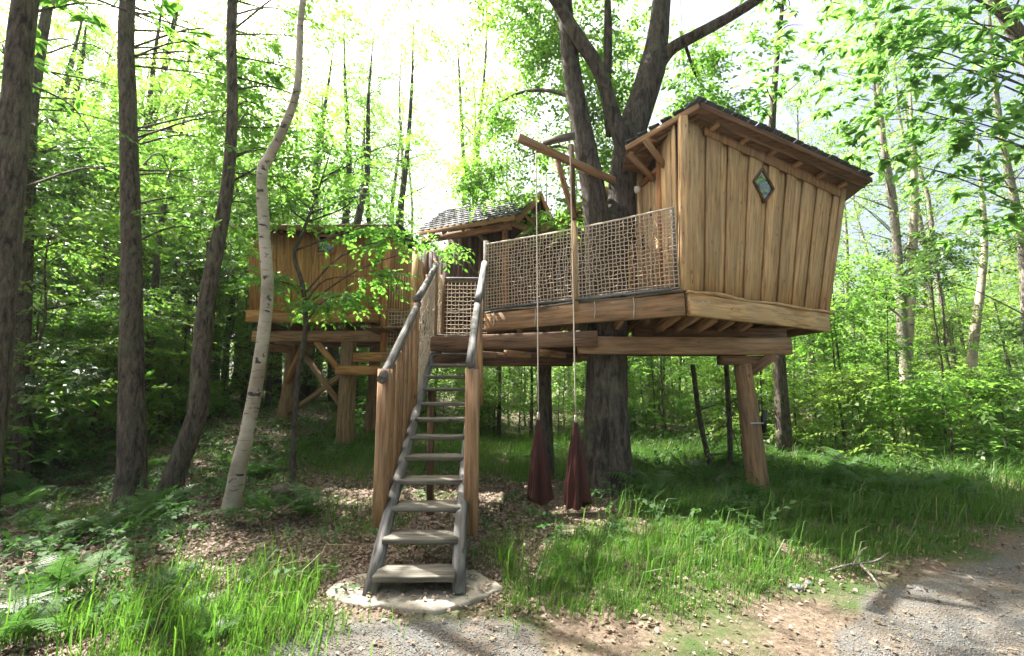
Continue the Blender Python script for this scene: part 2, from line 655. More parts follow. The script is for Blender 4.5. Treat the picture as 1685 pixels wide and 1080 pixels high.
def GZ(x, y):
    return float(ground_z(np.array([x]), np.array([y]))[0])


def slab():
    pts = [(-1.44, 3.56), (-1.16, 3.44), (-.92, 3.40), (-.62, 3.34), (-.42, 3.40), (-.2, 3.56), (-.08, 3.70), (-.16, 3.84), (-.26, 3.95), (-.42, 4.03), (-.8, 4.05), (-1.15, 4.02), (-1.36, 3.9), (-1.46, 3.72)]
    P = crom([(x, y, 0) for x, y in pts + [pts[0]]], 3)[:-1]
    n = len(P)
    P[:, :2] += RNG.normal(0, .015, (n, 2))
    rings = [(1.0, -.06), (1.0, .018), (.97, .034), (.6, .04), (.25, .041)]
    c = P.mean(0)
    V = []
    for k, (s, z) in enumerate(rings):
        q = c + (P - c) * s
        q[:, 2] = z + (RNG.normal(0, .004, n) if k > 1 else 0)
        V.append(q)
    V = np.concatenate(V + [[[c[0], c[1], .042]]])
    F = []
    for k in range(len(rings) - 1):
        for i in range(n):
            j = (i + 1) % n
            F.append((k * n + i, k * n + j, (k + 1) * n + j, (k + 1) * n + i))
    T = [((len(rings) - 1) * n + i, (len(rings) - 1) * n + (i + 1) % n, len(V) - 1) for i in range(n)]
    m, t, bs, L = new_mat('poured_concrete')
    v = coords(t, (1, 1, 1), False)
    a = tex_noise(t, v, 5, 6, .65)
    b = tex_noise(t, v, 60, 4, .6)
    r = ramp(t, [(.36, (.15, .135, .10)), (.62, (.40, .375, .31))])
    L.new(a.outputs['Fac'], r.inputs[0])
    col = mix(t, r.outputs[0], (.2, .17, .12), b.outputs['Fac'])
    L.new(col, bs.inputs['Base Color'])
    bs.inputs['Roughness'].default_value = .9
    bump(t, bs, b.outputs['Fac'], .4, .006)
    o = put('concrete_slab', arr_mesh('concrete_slab', V, [np.array(F), np.array(T)], [m], True))
    tag(o, 'rough pale concrete footing under the foot of the wooden stairs', 'slab')


slab()

# ------------------------------------------------------------------ the platform
DZ = 2.86
PA, PB, PCn = Vector((-.42, 7.0, DZ)), Vector((2.25, 5.44, DZ)), Vector((5.24, 7.03, DZ))
PD, PE = Vector((4.95, 8.7, DZ)), Vector((-.42, 9.0, DZ))


def clip_poly(poly, nrm, d):
    out = []
    for i in range(len(poly)):
        a, b = poly[i], poly[(i + 1) % len(poly)]
        da, db = nrm.dot(a) - d, nrm.dot(b) - d
        if da <= 0:
            out.append(a)
        if (da < 0 < db) or (db < 0 < da):
            out.append(a.lerp(b, da / (da - db)))
    return out


def prism(name, poly, z0, z1, mat, parent):
    n = len(poly)
    c = sum((Vector((p[0], p[1], 0)) for p in poly), Vector()) / n
    c.z = (z0 + z1) / 2
    V = [(p[0] - c.x, p[1] - c.y, z0 - c.z) for p in poly] + [(p[0] - c.x, p[1] - c.y, z1 - c.z) for p in poly]
    Q = [(i, (i + 1) % n, n + (i + 1) % n, n + i) for i in range(n)]
    caps = [tuple(range(n - 1, -1, -1)), tuple(range(n, 2 * n))]
    return put(name, arr_mesh(name, V, [np.array(Q), np.array(caps)], [mat]), parent, Matrix.Translation(c))


plat = thing('platform', (1.5, 6.6, 0), 'timber deck platform on posts around the oak, edged with rope netting', 'deck')
deck = put('deck', None, plat, Matrix.Translation((1.5, 6.6, DZ)))
poly0 = [Vector((p.x, p.y)) for p in (PA, PB, PCn, PD, PE)]
dx = -.5
while dx < 5.3:
    pl = clip_poly(poly0, Vector((1, 0)), dx + .138)
    pl = clip_poly(pl, Vector((-1, 0)), -dx)
    if len(pl) >= 3:
        ok = [p for i, p in enumerate(pl) if (p - pl[i - 1]).length > 1e-4]
        if len(ok) >= 3:
            prism('plank', ok, DZ - .03, DZ - random.uniform(0, .004), M_BEAM, deck)
    dx += .145
# edge beams: two pieces long on the left face, one on the right
inw = (PB - PA).normalized()
nL = Vector((inw.y, -inw.x, 0))
inr = (PCn - PB).normalized()
nR = Vector((inr.y, -inr.x, 0))
off = Vector((0, 0, -.17))
beam('fascia_beam', PA + off + nL * .04, PB + off + nL * .04, .08, .29, M_BEAM, plat, wob=.004, n=7)
beam('fascia_beam', PB + off + nR * .04 + inr * .003, PCn + off + nR * .04 - inr * .06, .08, .29, M_LARCH, plat, wob=.004, n=7)
nS = (PD - PCn).normalized()
beam('fascia_beam', PCn + off + Vector((-.05, .05, 0)), PD + off, .08, .28, M_BEAM_D, plat)


def live_edge(name, p0, p1, depth, thick, mat, parent, amp=.03, n=26, seed=1):
    """a waney-edged board: straight at the wall side, wavy on the outer side"""
    p0, p1 = Vector(p0), Vector(p1)
    M, L = frame_x(p0, p1)
    rs = np.random.default_rng(seed)
    x = np.linspace(-L / 2, L / 2, n)
    e = -depth - amp * (np.sin(x * 7 + seed) * .5 + np.sin(x * 3.1 + 2 * seed) + rs.normal(0, .25, n))
    dz = .012 * np.sin(x * 5 + 1)
    V = np.concatenate([np.stack([x, np.zeros(n), np.full(n, -thick / 2)], 1), np.stack([x, e, -thick / 2 + dz], 1),
                        np.stack([x, e, thick / 2 + dz], 1), np.stack([x, np.zeros(n), np.full(n, thick / 2)], 1)])
    Q = []
    for i in range(n - 1):
        for k in range(4):
            a, b = k * n + i, ((k + 1) % 4) * n + i
            Q.append((a, a + 1, b + 1, b))
    Q += [(0, n, 2 * n, 3 * n), (n - 1, 4 * n - 1, 3 * n - 1, 2 * n - 1)]
    return put(name, arr_mesh(name, V, np.array(Q), [mat]), parent, M)


live_edge('waney_board', PB + Vector((0, 0, -.004)) + inr * -.02, PCn + Vector((0, 0, -.004)) + inr * .12, .10, .035, M_LARCH, plat, .018, 30, 3)
live_edge('waney_board', PA + Vector((0, 0, -.004)), PB + Vector((0, 0, -.004)) - inw * .01, .085, .03, M_GREY, plat, .012, 28, 5)

# joists, bearing beams
for jx in (.25, .95, 1.55, 2.2, 2.82, 3.5, 4.15, 4.75):
    y0 = np.interp(jx, [-.42, 2.25, 5.24], [7.0, 5.44, 7.03]) + .10
    if y0 < 6.45 and jx > .9:
        beam('joist', (jx, y0, 2.60), (jx - .02, 6.95, 2.44), .07, .15, M_BEAM, plat)
    beam('joist', (jx - .09, min(8.2, max(y0, 6.5)), 2.70), (jx - .12, 8.75, 2.70), .07, .2, M_BEAM, plat)
for jx in (2.5, 3.15):
    y0 = np.interp(jx, [-.42, 2.25, 5.24], [7.0, 5.44, 7.03]) + .10
    beam('joist', (jx, y0, 2.60), (jx - .02, 6.95, 2.45), .06, .13, M_BEAM, plat)
beam('bearing_beam', (.95, 6.13, 2.23), (4.12, 6.32, 2.23), .14, .25, M_POST, plat, wob=.004, n=6)
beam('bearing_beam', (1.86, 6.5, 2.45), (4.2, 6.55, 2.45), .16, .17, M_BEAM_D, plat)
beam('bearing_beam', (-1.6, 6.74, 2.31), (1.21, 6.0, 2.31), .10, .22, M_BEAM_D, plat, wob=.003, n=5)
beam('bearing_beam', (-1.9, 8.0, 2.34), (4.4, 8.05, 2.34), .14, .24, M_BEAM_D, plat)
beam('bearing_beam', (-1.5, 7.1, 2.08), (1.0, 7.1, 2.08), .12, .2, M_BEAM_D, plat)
for k, (a, b) in enumerate((((-.6, 6.75), (.9, 8.3)), ((-.1, 6.65), (1.3, 8.2)), ((.45, 6.5), (1.6, 8.1)))):
    beam('brace', (a[0], a[1], 2.16), (b[0], b[1], 2.16), .09, .1, M_BEAM, plat)
# bolster block on the oak, right post with bolster
beam('bolster', (3.1, 6.36, 2.03), (3.82, 6.42, 2.03), .18, .13, M_BEAM_D, plat)
beam('brace', (3.5, 6.4, 1.82), (3.86, 6.28, 2.1), .12, .13, M_BEAM_D, plat)
log('post', [(3.56, 6.42, -.1), (3.54, 6.42, .5), (3.5, 6.4, 1.2), (3.45, 6.4, 1.98)], [.155, .145, .13, .118], M_LOG, plat, 16, .04, 5, 2)
log('post', [(.62, 7.95, -.1), (.6, 7.95, 1), (.6, 7.95, 2.25)], [.16, .14, .13], M_BARK, plat, 12, .05, 5, 3)
log('post', [(4.45, 8.3, -.1), (4.45, 8.3, 1), (4.45, 8.3, 2.25)], [.12, .11, .10], M_BARK_T, plat, 12, .05, 5, 4)
beam('bracket', (3.66, 6.36, .98), (3.68, 6.33, 1.3), .07, .06, M_IRON, plat)
beam('spike', (3.42, 6.25, 1.12), (3.62, 6.27, 1.12), .02, .02, M_STEEL, plat)
put_b = Vector((2.36, 5.40, 2.70))
for q in (.22, .34):
    lathe('bolt', [(0.0, .012), (.016, .012), (.016, 0)], M_STEEL, plat, Matrix.Translation(PB + inr * q + off + nR * .082 + Vector((0, 0, .04))) @ nR.to_track_quat('Z', 'Y').to_matrix().to_4x4(), 8)
for k, q in enumerate((.2, .95, 1.9, 2.45)):
    p = PA + inw * q + nL * .095
    log('rope_end', [p + Vector((0, 0, -.02)), p + Vector((.01, 0, -.14)), p + Vector((-.01, -.01, -.26 - .05 * (k % 2)))], [.009, .009, .007], M_ROPE, plat, 6, 0, 3)


def net(name, p0, p1, h, parent, cell=.08, r=.0065, sag=.02, jit=.006, p0t=None, p1t=None, seed=0, sides=4):
    """a knotted rope net of ropes both ways between two lower and two upper corners"""
    rs = np.random.default_rng(seed)
    p0, p1 = np.array(p0, float), np.array(p1, float)
    q0 = np.array(p0t, float) if p0t is not None else p0 + [0, 0, h]
    q1 = np.array(p1t, float) if p1t is not None else p1 + [0, 0, h]
    nu = max(3, int(round(np.linalg.norm(p1 - p0) / cell)))
    nv = max(3, int(round(np.linalg.norm(q0 - p0) / cell)))
    U, Vv = np.meshgrid(np.linspace(0, 1, nu + 1), np.linspace(0, 1, nv + 1), indexing='ij')
    P = (p0 * (1 - U[..., None]) + p1 * U[..., None]) * (1 - Vv[..., None]) + (q0 * (1 - U[..., None]) + q1 * U[..., None]) * Vv[..., None]
    d = p1 - p0
    nn = np.array([d[1], -d[0], 0])
    nn /= np.linalg.norm(nn)
    blg = sag * np.sin(U * math.pi) * np.sin(Vv * math.pi)
    edge = np.sin(U * math.pi) ** .3 * np.sin(Vv * math.pi) ** .3
    P = P + nn * blg[..., None] + rs.normal(0, jit, P.shape) * edge[..., None]
    P[..., 2] -= (sag * .7 * np.sin(U * math.pi) * Vv)
    # knots zig-zag slightly, as netting pulls
    zz = ((np.add.outer(np.arange(nu + 1), np.arange(nv + 1)) % 2) * 2 - 1) * cell * .07
    P[..., 2] += zz * edge
    specs = []
    for i in range(nu + 1):
        specs.append(dict(pts=P[i], radii=[r] * 2, sides=sides, per=1))
    for j in range(nv + 1):
        specs.append(dict(pts=P[:, j], radii=[r] * 2, sides=sides, per=1))
    o = Vector(p0)
    return put(name, tubes_mesh(name, specs, [M_NET], o), parent, Matrix.Translation(o))


rl = put('railing', None, plat, Matrix.Translation(PA))
nb = nL * .05
net('net', PA + nb + Vector((0, 0, .05)), PB + nb + Vector((-.06, 0, .05)), 1.1, rl, cell=.057, p0t=PA + nb + Vector((0, 0, 1.16)), p1t=PB + nb + Vector((-.06, 0, 1.13)), seed=4, sag=.03, r=.0066, jit=.009)
log('top_rope', [PA + nb + Vector((0, 0, 1.17)), PA.lerp(PB, .5) + nb + Vector((0, 0, 1.135)), PB + nb + Vector((-.05, 0, 1.14))], [.014] * 3, M_ROPE, rl, 6, .1, 8)
log('bottom_pole', [PA + nb + inw * .1 + Vector((0, 0, .05)), PB + nb - inw * .12 + Vector((0, 0, .07))], [.022, .02], M_GREYLOG, rl, 8, .06, 6)
log('bottom_pole', [PA.lerp(PB, .52) + nb * 2.0 + Vector((0, 0, .03)), PB + nb * 2.2 - inw * .15 + Vector((0, 0, .035))], [.02, .018], M_GREYLOG, rl, 8, .06, 6)
beam('railing_post', PA + nL * .0 + Vector((-.02, 0, -.1)), PA + Vector((-.02, 0, 1.24)), .085, .085, M_GREY, rl)
beam('railing_post', PB - inw * .09 + nL * .02 + Vector((0, 0, 0)), PB - inw * .09 + nL * .02 + Vector((0, 0, 1.14)), .045, .045, M_GREY, rl)
beam('railing_brace', PA + Vector((.02, .0, .55)), PA + Vector((-.12, -.05, .72)), .05, .08, M_BEAM_D, rl)
beam('railing_brace', PA + Vector((.25, -.10, .22)), PA + Vector((.03, .0, .6)), .04, .07, M_BEAM_D, rl)

# hoist frame: a boom on a post standing at the deck edge
ho = thing('hoist_frame', (.92, 6.12, DZ), 'timber boom on a thin braced post above the netted deck edge', 'frame')
beam('post', (.93, 6.13, DZ - .12), (.93, 6.13, 4.1), .075, .09, M_LARCH, ho)
beam('post', (.93, 6.13, 4.103), (.91, 6.1, 5.32), .06, .08, M_BEAM_D, ho)
beam('boom', (.09, 5.34, 4.96), (2.2, 6.93, 4.95), .075, .11, M_POST, ho, wob=.003, n=6)
beam('crosspiece', (.45, 5.62, 5.07), (.86, 5.44, 5.06), .07, .09, M_GREY, ho)
beam('brace', (.66, 5.80, 4.90), (.93, 6.11, 4.15), .06, .08, M_BEAM, ho)
log('pulley_rope', [(.82, 5.46, 5.3), (.84, 5.6, 5.2), (.86, 6.0, 5.3)], [.012] * 3, M_ROPE, ho, 6, 0, 4)


def swing(x, y, ztop, zbot, zhang, w, label, seed):
    t = thing('hanging_chair', (x, y, zbot), label, 'swing', 'folded red hanging chairs under the boom')
    log('rope', [(x, y, zhang), (x + .004, y, (zhang + ztop) / 2), (x, y, ztop - .03)], [.008] * 3, M_ROPE, t, 6, 0, 6)
    rs = np.random.default_rng(seed)
    n, rows = 80, 22
    V = []
    for i in range(rows):
        s = i / (rows - 1)
        z = ztop + (zbot - ztop) * s
        rad = .016 + (w / 2 - .016) * (s ** .8)
        for k in range(n):
            a = 2 * math.pi * k / n
            pl = 1 + (.5 * abs(math.sin(a * 2.5 + seed)) - .28 + .16 * math.sin(a * 7 + seed * 2 + s) + .05 * math.sin(s * 14 + a * 3)) * min(1, s * 2.2)
            rr = rad * pl
            V.append((x + rr * math.cos(a) * 1.05 + .012 * s, y + rr * math.sin(a) * .62, z + (.04 * math.sin(a * 2 + seed) + .02 * math.sin(a * 5)) * s))
    Q = []
    for i in range(rows - 1):
        for k in range(n):
            a, b = i * n + k, i * n + (k + 1) % n
            Q.append((a, a + n, b + n, b))
    o = Vector((x, y, zbot))
    put('fabric', arr_mesh('fabric', np.array(V) - np.array(o), np.array(Q), [M_RED], True), t, Matrix.Translation(o))
    log('knot', [(x, y, ztop + .05), (x, y, ztop - .04)], [.016, .022], M_ROPE, t, 8, .1, 4)
    return t


swing(.335, 5.53, 1.26, .25, 4.91, .27, 'left dark red folded fabric hanging chair on a long rope, nearer the stairs', 1)
swing(.80, 5.47, 1.23, .20, 5.02, .29, 'right dark red folded fabric hanging chair on a long rope, beside the oak trunk', 3)

# ------------------------------------------------------------------ right cabin
cab = thing('cabin', (3.6, 6.6, DZ), 'tall pale timber cabin with outward leaning plank walls and a diamond window', 'cabin')
ROOF = lambda x, y: 5.45 + .0473 * (x - 2.54) - .2426 * (y - 5.33)
B0, B1 = Vector((2.27, 5.46, DZ + .012)), Vector((5.27, 7.05, DZ + .012))
T0, T1 = Vector((2.40, 5.46, 0)), Vector((5.83, 7.10, 0))
T0.z, T1.z = ROOF(T0.x, T0.y) - .10, ROOF(T1.x, T1.y) - .10
nF = ((B1 - B0).cross(T0 - B0)).normalized()
if nF.y > 0:
    nF = -nF
fw = put('front_wall', None, cab, Matrix.Translation((B0 + B1) / 2))


def wall_backing(parent, b0, b1, t0, t1, nrm, mat, th=.05):
    panel('backing', b0 - nrm * .22, b1 - nrm * .22, t0 - nrm * .22, t1 - nrm * .22, th, nrm, mat, parent, 0, 2)


wall_backing(fw, B0, B1, T0, T1, nF, M_DARK)
NPL = 17
edges = np.linspace(0, 1, NPL + 1) + np.concatenate([[0], RNG.normal(0, .006, NPL - 1), [0]])
for i in range(NPL):
    a, b = edges[i] + .0006, edges[i + 1] - .0006
    proud = -.004 if i % 2 else .030
    if i % 2 == 0:
        a, b = a - .006, b + .006
        a, b = max(a, .0), min(b, 1.)
    panel('plank', B0.lerp(B1, a) + nF * (proud - .03), B0.lerp(B1, b) + nF * (proud - .03), T0.lerp(T1, a) + nF * (proud - .03), T0.lerp(T1, b) + nF * (proud - .03), .028, nF, M_LARCH, fw, .0035, 5)
# trim plank under the eave
tb0, tb1 = T0.lerp(B0, .05), T1.lerp(B1, .085)
panel('wall_plate', tb0.lerp(tb1, .09) + nF * .024, tb1 + nF * .024, T0.lerp(T1, .09) + nF * .024, T1 + nF * .024, .022, nF, M_BEAM, cab, .002, 3)
# corner boards
panel('corner_board', B1 - inr * .13 + nF * .021, B1 + inr * .02 + nF * .021, T1 - inr * .12 + nF * .021, T1 + inr * .03 + nF * .021, .025, nF, M_LARCH, cab, .004, 4)
beam('corner_post', (2.235, 5.43, DZ + .012), (2.36, 5.43, ROOF(2.36, 5.43) - .09), .105, .105, M_LARCH, cab, up=(-1, 0, 0), wob=.003, n=5)
# diamond window
win = put('window', None, cab, Matrix.Translation((3.87, 6.2, 4.76)))


def on_wall(px_u, px_v):
    return B0.lerp(B1, px_u).lerp(T0.lerp(T1, px_u), px_v)


wc = on_wall(.435, .775)
ud = (on_wall(.46, .775) - wc).normalized()
vd = Vector((.0, 0, 1))
vd = (vd - nF * vd.dot(nF)).normalized()
HW, HH = .235, .27
cor = [wc + ud * HW, wc + vd * HH, wc - ud * HW, wc - vd * HH]
o = wc + nF * .004
Mi = Matrix.Translation(o)
me = arr_mesh('pane', [c + nF * .034 - o for c in cor], np.array([(0, 1, 2, 3)]), [M_PANE])
put('pane', me, win, Mi)
for k in range(4):
    a, b = cor[k], cor[(k + 1) % 4]
    beam('frame', a + nF * .032, b + nF * .032, .045, .04, M_BEAM_D, win, up=tuple((b - a).cross(nF)))
# left wall with the door
LB0, LB1 = Vector((2.24, 5.50, DZ)), Vector((1.95, 6.95, DZ))
dL = (LB1 - LB0)
Llen = dL.length
dL.normalize()
nW = Vector((dL.y * -1, dL.x, 0))
if nW.x > 0:
    nW = -nW
lw = put('side_wall', None, cab, Matrix.Translation(LB0))


def lwp(s, z):
    p = LB0 + dL * s
    return Vector((p.x + (2.3 - 2.24) * (z - DZ) / 2.4, p.y, z))


def lw_top(s):
    p = LB0 + dL * s
    return ROOF(p.x, p.y) - .10


panel('backing', lwp(0, DZ) - nW * .05, lwp(Llen, DZ) - nW * .05, lwp(0, lw_top(0)) - nW * .05, lwp(Llen, lw_top(Llen)) - nW * .05, .03, nW, M_DARK, lw, 0, 2)
ss = [.03, .14, .27, .40]
for a, b in zip(ss[:-1], ss[1:]):
    panel('plank', lwp(a, DZ), lwp(b - .008, DZ), lwp(a, lw_top(a)), lwp(b - .008, lw_top(b)), .025 + random.uniform(0, .012), nW, M_LARCH, lw, .004, 4)
ss = [1.06, 1.17, 1.28, 1.38, Llen]
for a, b in zip(ss[:-1], ss[1:]):
    panel('plank', lwp(a, DZ), lwp(b - .008, DZ), lwp(a, lw_top(a)), lwp(b - .008, lw_top(b)), .025 + random.uniform(0, .014), nW, M_LARCH_O, lw, .004, 4)
beam('door_frame', lwp(.44, DZ) + nW * .02, lwp(.44, lw_top(.44)) + nW * .02, .07, .07, M_LARCH_O, cab, up=tuple(nW))
beam('door_frame', lwp(1.02, DZ) + nW * .03, lwp(1.02, lw_top(1.0)) + nW * .03, .08, .10, M_LARCH, cab, up=tuple(nW))
beam('door_frame', lwp(.48, 4.85) + nW * .02, lwp(.98, 4.85) + nW * .02, .06, .08, M_LARCH_O, cab, up=tuple(nW))
door = put('door', None, cab, Matrix.Translation(lwp(.73, DZ)))
for a, b in zip((.485, .61, .735, .86), (.605, .73, .855, .975)):
    panel('plank', lwp(a, DZ + .02) - nW * .01, lwp(b, DZ + .02) - nW * .01, lwp(a, 4.80) - nW * .01, lwp(b, 4.80) - nW * .01, .022, nW, M_LARCH, door, .002, 3)
# black crescent sheet laid on the door for the shade of a cut
cc = lwp(.70, 4.28) + nW * .014
nseg = 12
V = []
for i in range(nseg + 1):
    a = -1.9 + 3.8 * i / nseg
    V.append(dL * (.055 * math.cos(a)) + Vector((0, 0, .075 * math.sin(a))))
for i in range(nseg + 1):
    a = -1.9 + 3.8 * i / nseg
    V.append(dL * (.055 * math.cos(a) * .55 - .022) + Vector((0, 0, .075 * math.sin(a) * .995)))
Q = [(i, i + 1, nseg + 2 + i, nseg + 1 + i) for i in range(nseg)]
put('black_crescent', arr_mesh('black_crescent', V, np.array(Q), [M_BLACK]), door, Matrix.Translation(cc))
log('handle', [lwp(.90, 3.75) + nW * .02, lwp(.90, 3.82) + nW * .06, lwp(.90, 3.93) + nW * .06, lwp(.90, 4.0) + nW * .02], [.012] * 4, M_IRON, door, 6, 0, 3)
# round lamp under the eave
lp = lwp(1.02, 4.78) + nW * .085
lathe('wall_lamp', [(.0, .06), (.03, .057), (.052, .042), (.062, .015), (.066, 0), (.055, -.02)], M_WHITE, cab, Matrix.Translation(lp) @ (nW * .9 + Vector((0, -.6, -.1))).to_track_quat('Z', 'Y').to_matrix().to_4x4(), 16)
# back and far walls
BK1, BK0 = Vector((5.0, 8.5, DZ)), Vector((2.2, 8.0, DZ))
for (a, b, at, bt) in ((B1, BK1, T1, Vector((5.4, 8.55, ROOF(5.4, 8.55) - .1))), (BK1, BK0, Vector((5.4, 8.55, ROOF(5.4, 8.55) - .1)), Vector((2.1, 8.05, ROOF(2.1, 8.05) - .1))), (BK0, LB1, Vector((2.1, 8.05, ROOF(2.1, 8.05) - .1)), lwp(Llen, lw_top(Llen)))):
    nn = (b - a).cross(at - a).normalized()
    wl = put('rear_wall', None, cab, Matrix.Translation(a))
    k = max(3, int((b - a).length / .22))
    for i in range(k):
        u0, u1 = i / k + .002, (i + 1) / k - .002
        panel('plank', a.lerp(b, u0), a.lerp(b, u1), at.lerp(bt, u0), at.lerp(bt, u1), .025 + .015 * (i % 2), nn, M_LARCH, wl, .003, 3)
# roof
RA, RB, RD = Vector((2.54, 5.30, 0)), Vector((6.2, 6.95, 0)), Vector((1.73, 6.0, 0))
RC, RE = Vector((5.95, 8.85, 0)), Vector((1.95, 8.3, 0))
rp = [RA, RB, RC, RE, RD]
roof = put('roof', None, cab, Matrix.Translation((3.8, 6.8, 5.4)))


def roof_layer(name, mat, zo, th, grow=0.):
    c = sum(rp, Vector()) / 5
    q = []
    for p in rp:
        d = (p - c)
        q.append(p + d.normalized() * grow)
    V = [Vector((p.x, p.y, ROOF(p.x, p.y) + zo)) for p in q] + [Vector((p.x, p.y, ROOF(p.x, p.y) + zo + th)) for p in q]
    n = 5
    Q = [(i, (i + 1) % n, n + (i + 1) % n, n + i) for i in range(n)]
    caps = [tuple(range(n - 1, -1, -1)), tuple(range(n, 2 * n))]
    o = Vector((c.x, c.y, 5.2))
    return put(name, arr_mesh(name, [v - o for v in V], [np.array(Q), np.array(caps)], [mat]), roof, Matrix.Translation(o))


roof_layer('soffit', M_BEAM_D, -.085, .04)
# fascia boards along the visible eaves
for p, q, mt in ((RA, RB, M_BEAM_D), (RD, RA, M_BEAM)):
    d = (q - p).normalized()
    nn = Vector((d.y, -d.x, 0))
    a = Vector((p.x, p.y, ROOF(p.x, p.y) - .055)) + nn * .02
    b = Vector((q.x, q.y, ROOF(q.x, q.y) - .055)) + nn * .02
    beam('fascia', a, b, .03, .09, mt, roof)
    a2 = a - nn * .10 + Vector((0, 0, -.075))
    b2 = b - nn * .10 + Vector((0, 0, -.075))
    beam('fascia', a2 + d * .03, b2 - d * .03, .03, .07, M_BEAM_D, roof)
# shingle courses, individually laid, edge rows proud
rows = 11
for r in range(rows):
    t0, t1 = r / rows, (r + 1) / rows
    a0 = RA.lerp(RE, t0) if False else RD.lerp(RE, t0)
    a = RA.lerp(RE, t0 * .98) if r else RA
    la, lb = RA.lerp(RE.lerp(RD, 1 - t0), t0), RB.lerp(RC, t0)
    if r == 0:
        la = RA
    L = (lb - la).length
    k = int(L / .17)
    d = (lb - la).normalized()
    nn = Vector((d.y, -d.x, 0))
    for i in range(k + 1):
        s = i * .17 + random.uniform(-.006, .006)
        c = la + d * s
        if (c - la).length > L:
            break
        Ls = .36
        st = nn * (.05 + random.uniform(0, .03))
        p = Vector((c.x, c.y, ROOF(c.x, c.y) + .03)) + st
        q2 = c - nn * Ls
        q = Vector((q2.x, q2.y, ROOF(q2.x, q2.y) + .012)) + st
        beam('shingle', p, q, .155, .022, M_SHINGLE, roof, ch=.002)
d = (RD - RA)
for i in range(6):
    s = (i + .5) / 6
    c = RA.lerp(RD, s)
    dd = d.normalized()
    nn = Vector((-dd.y, dd.x, 0))
    if nn.x > 0:
        nn = -nn
    p = Vector((c.x, c.y, ROOF(c.x, c.y) + .03)) + nn * .05
    q2 = c - nn * .3
    beam('shingle', p, Vector((q2.x, q2.y, ROOF(q2.x, q2.y) + .03)), .155, .022, M_SHINGLE, roof, ch=.002)
# rafter tails under the front eave, knee brackets on the left
for k in range(6):
    u = .12 + k * .165
    c = T0.lerp(T1, u)
    a = Vector((c.x, c.y, ROOF(c.x, c.y) - .13)) - nF * .05
    b = Vector((c.x, c.y, 0)) + nR * .16
    b.z = ROOF(b.x, b.y) - .13
    beam('rafter_tail', a, b, .075, .07, M_BEAM, cab)
for s, ln in ((.30, .17), (.58, .30), (1.04, .20)):
    p = lwp(s, lw_top(s) - .42)
    e = lwp(s, 0) + nW * ln
    e.z = ROOF(e.x, e.y) - .12
    beam('knee_brace', p + nW * .02, e, .055, .08, M_BEAM, cab)
    beam('rafter_tail', Vector((lwp(s, 0).x, lwp(s, 0).y, ROOF(lwp(s, 0).x, lwp(s, 0).y) - .125)), e, .06, .07, M_BEAM, cab)

# ------------------------------------------------------------------ porch shelter with gable roof
por = thing('porch', (-.4, 9.4, DZ), 'open timber porch with a slate grey shingled gable roof behind the stairs', 'shelter')
E0, E1 = Vector((.08, 8.5, 5.17)), Vector((-2.1, 9.42, 5.17))
K0 = Vector((.60, 9.2, 6.0))
K1 = K0 + (E1 - E0)
G0 = Vector((1.12, 9.9, 5.17))
G1 = G0 + (E1 - E0)
rd = (E1 - E0).normalized()
proof = put('roof', None, por, Matrix.Translation(K0))
for (e0, k0, nm) in ((E0, K0, 'l'), (G0, K0, 'r')):
    sl = (k0 - e0)
    Ls = sl.length
    sld = sl.normalized()
    nrm = rd.cross(sld)
    if nrm.z < 0:
        nrm = -nrm
    e1 = e0 + (E1 - E0)
    k1 = k0 + (E1 - E0)
    panel('roof_boards', e0, e1, k0, k1, .025, nrm, M_BEAM_D, proof, 0, 2)
    nr = 9
    for r in range(nr):
        p0 = e0 + sld * (Ls * r / nr - .04)
        kk = int((E1 - E0).length / .165)
        for i in range(kk + 1):
            if nm == 'r' and i > 5:
                break
            c = p0 + rd * (i * .165 + (.08 if r % 2 else 0) + random.uniform(-.004, .004)) + nrm * .06
            beam('shingle', c, c + sld * .22 - nrm * .022, .1645, .022, M_SHINGLE, proof, up=tuple(nrm), ch=.002)
    # barge boards
    beam('bargeboard', e0 - rd * .06 - sld * .12 - nrm * .045, k0 - rd * .06 - nrm * .045, .035, .15, M_BEAM if nm == 'l' else M_LARCH_O, proof, up=tuple(nrm))
    beam('rafter', e0 - sld * .05 + rd * .25 - nrm * .055, k0 + rd * .25 - nrm * .055, .06, .1, M_BEAM, proof, up=tuple(nrm))
    for q in (.75, 1.25, 1.75, 2.1):
        beam('rafter', e0 - sld * .08 + rd * q - nrm * .055, k0 + rd * q - nrm * .055, .06, .1, M_BEAM, proof, up=tuple(nrm))
beam('eave_board', E0 + Vector((-.02, -.05, -.03)), E1 + Vector((-.02, -.05, -.03)), .03, .12, M_BEAM, por)
beam('eave_plate', E0 + Vector((.0, .22, -.10)) + rd * .1, E1 + Vector((0, .22, -.10)), .11, .14, M_BEAM, por)
beam('eave_plate', G0 + Vector((-.1, -.15, -.05)) + rd * .1, G1 + Vector((-.1, -.15, -.05)), .11, .14, M_BEAM, por)
post_a = E0 + Vector((-.05, .25, 0)) + rd * .2
beam('post', (post_a.x, post_a.y, DZ), (post_a.x, post_a.y, 5.0), .12, .12, M_LARCH_O, por, up=(0, 1, 0))
post_b = E1 + Vector((0, .25, 0)) - rd * .1
beam('post', (post_b.x, post_b.y, DZ), (post_b.x, post_b.y, 5.0), .12, .12, M_BEAM_D, por, up=(0, 1, 0))
beam('tie_beam', E0 + Vector((.02, .2, -.02)) + rd * .12, G0 + Vector((-.05, -.1, -.02)) + rd * .12, .09, .13, M_BEAM, por)
km = (E0 + G0) / 2
beam('king_post', Vector((km.x, km.y, 5.15)) + rd * .12, K0 + rd * .12 - Vector((0, 0, .12)), .09, .09, M_BEAM, por, up=(0, 1, 0))
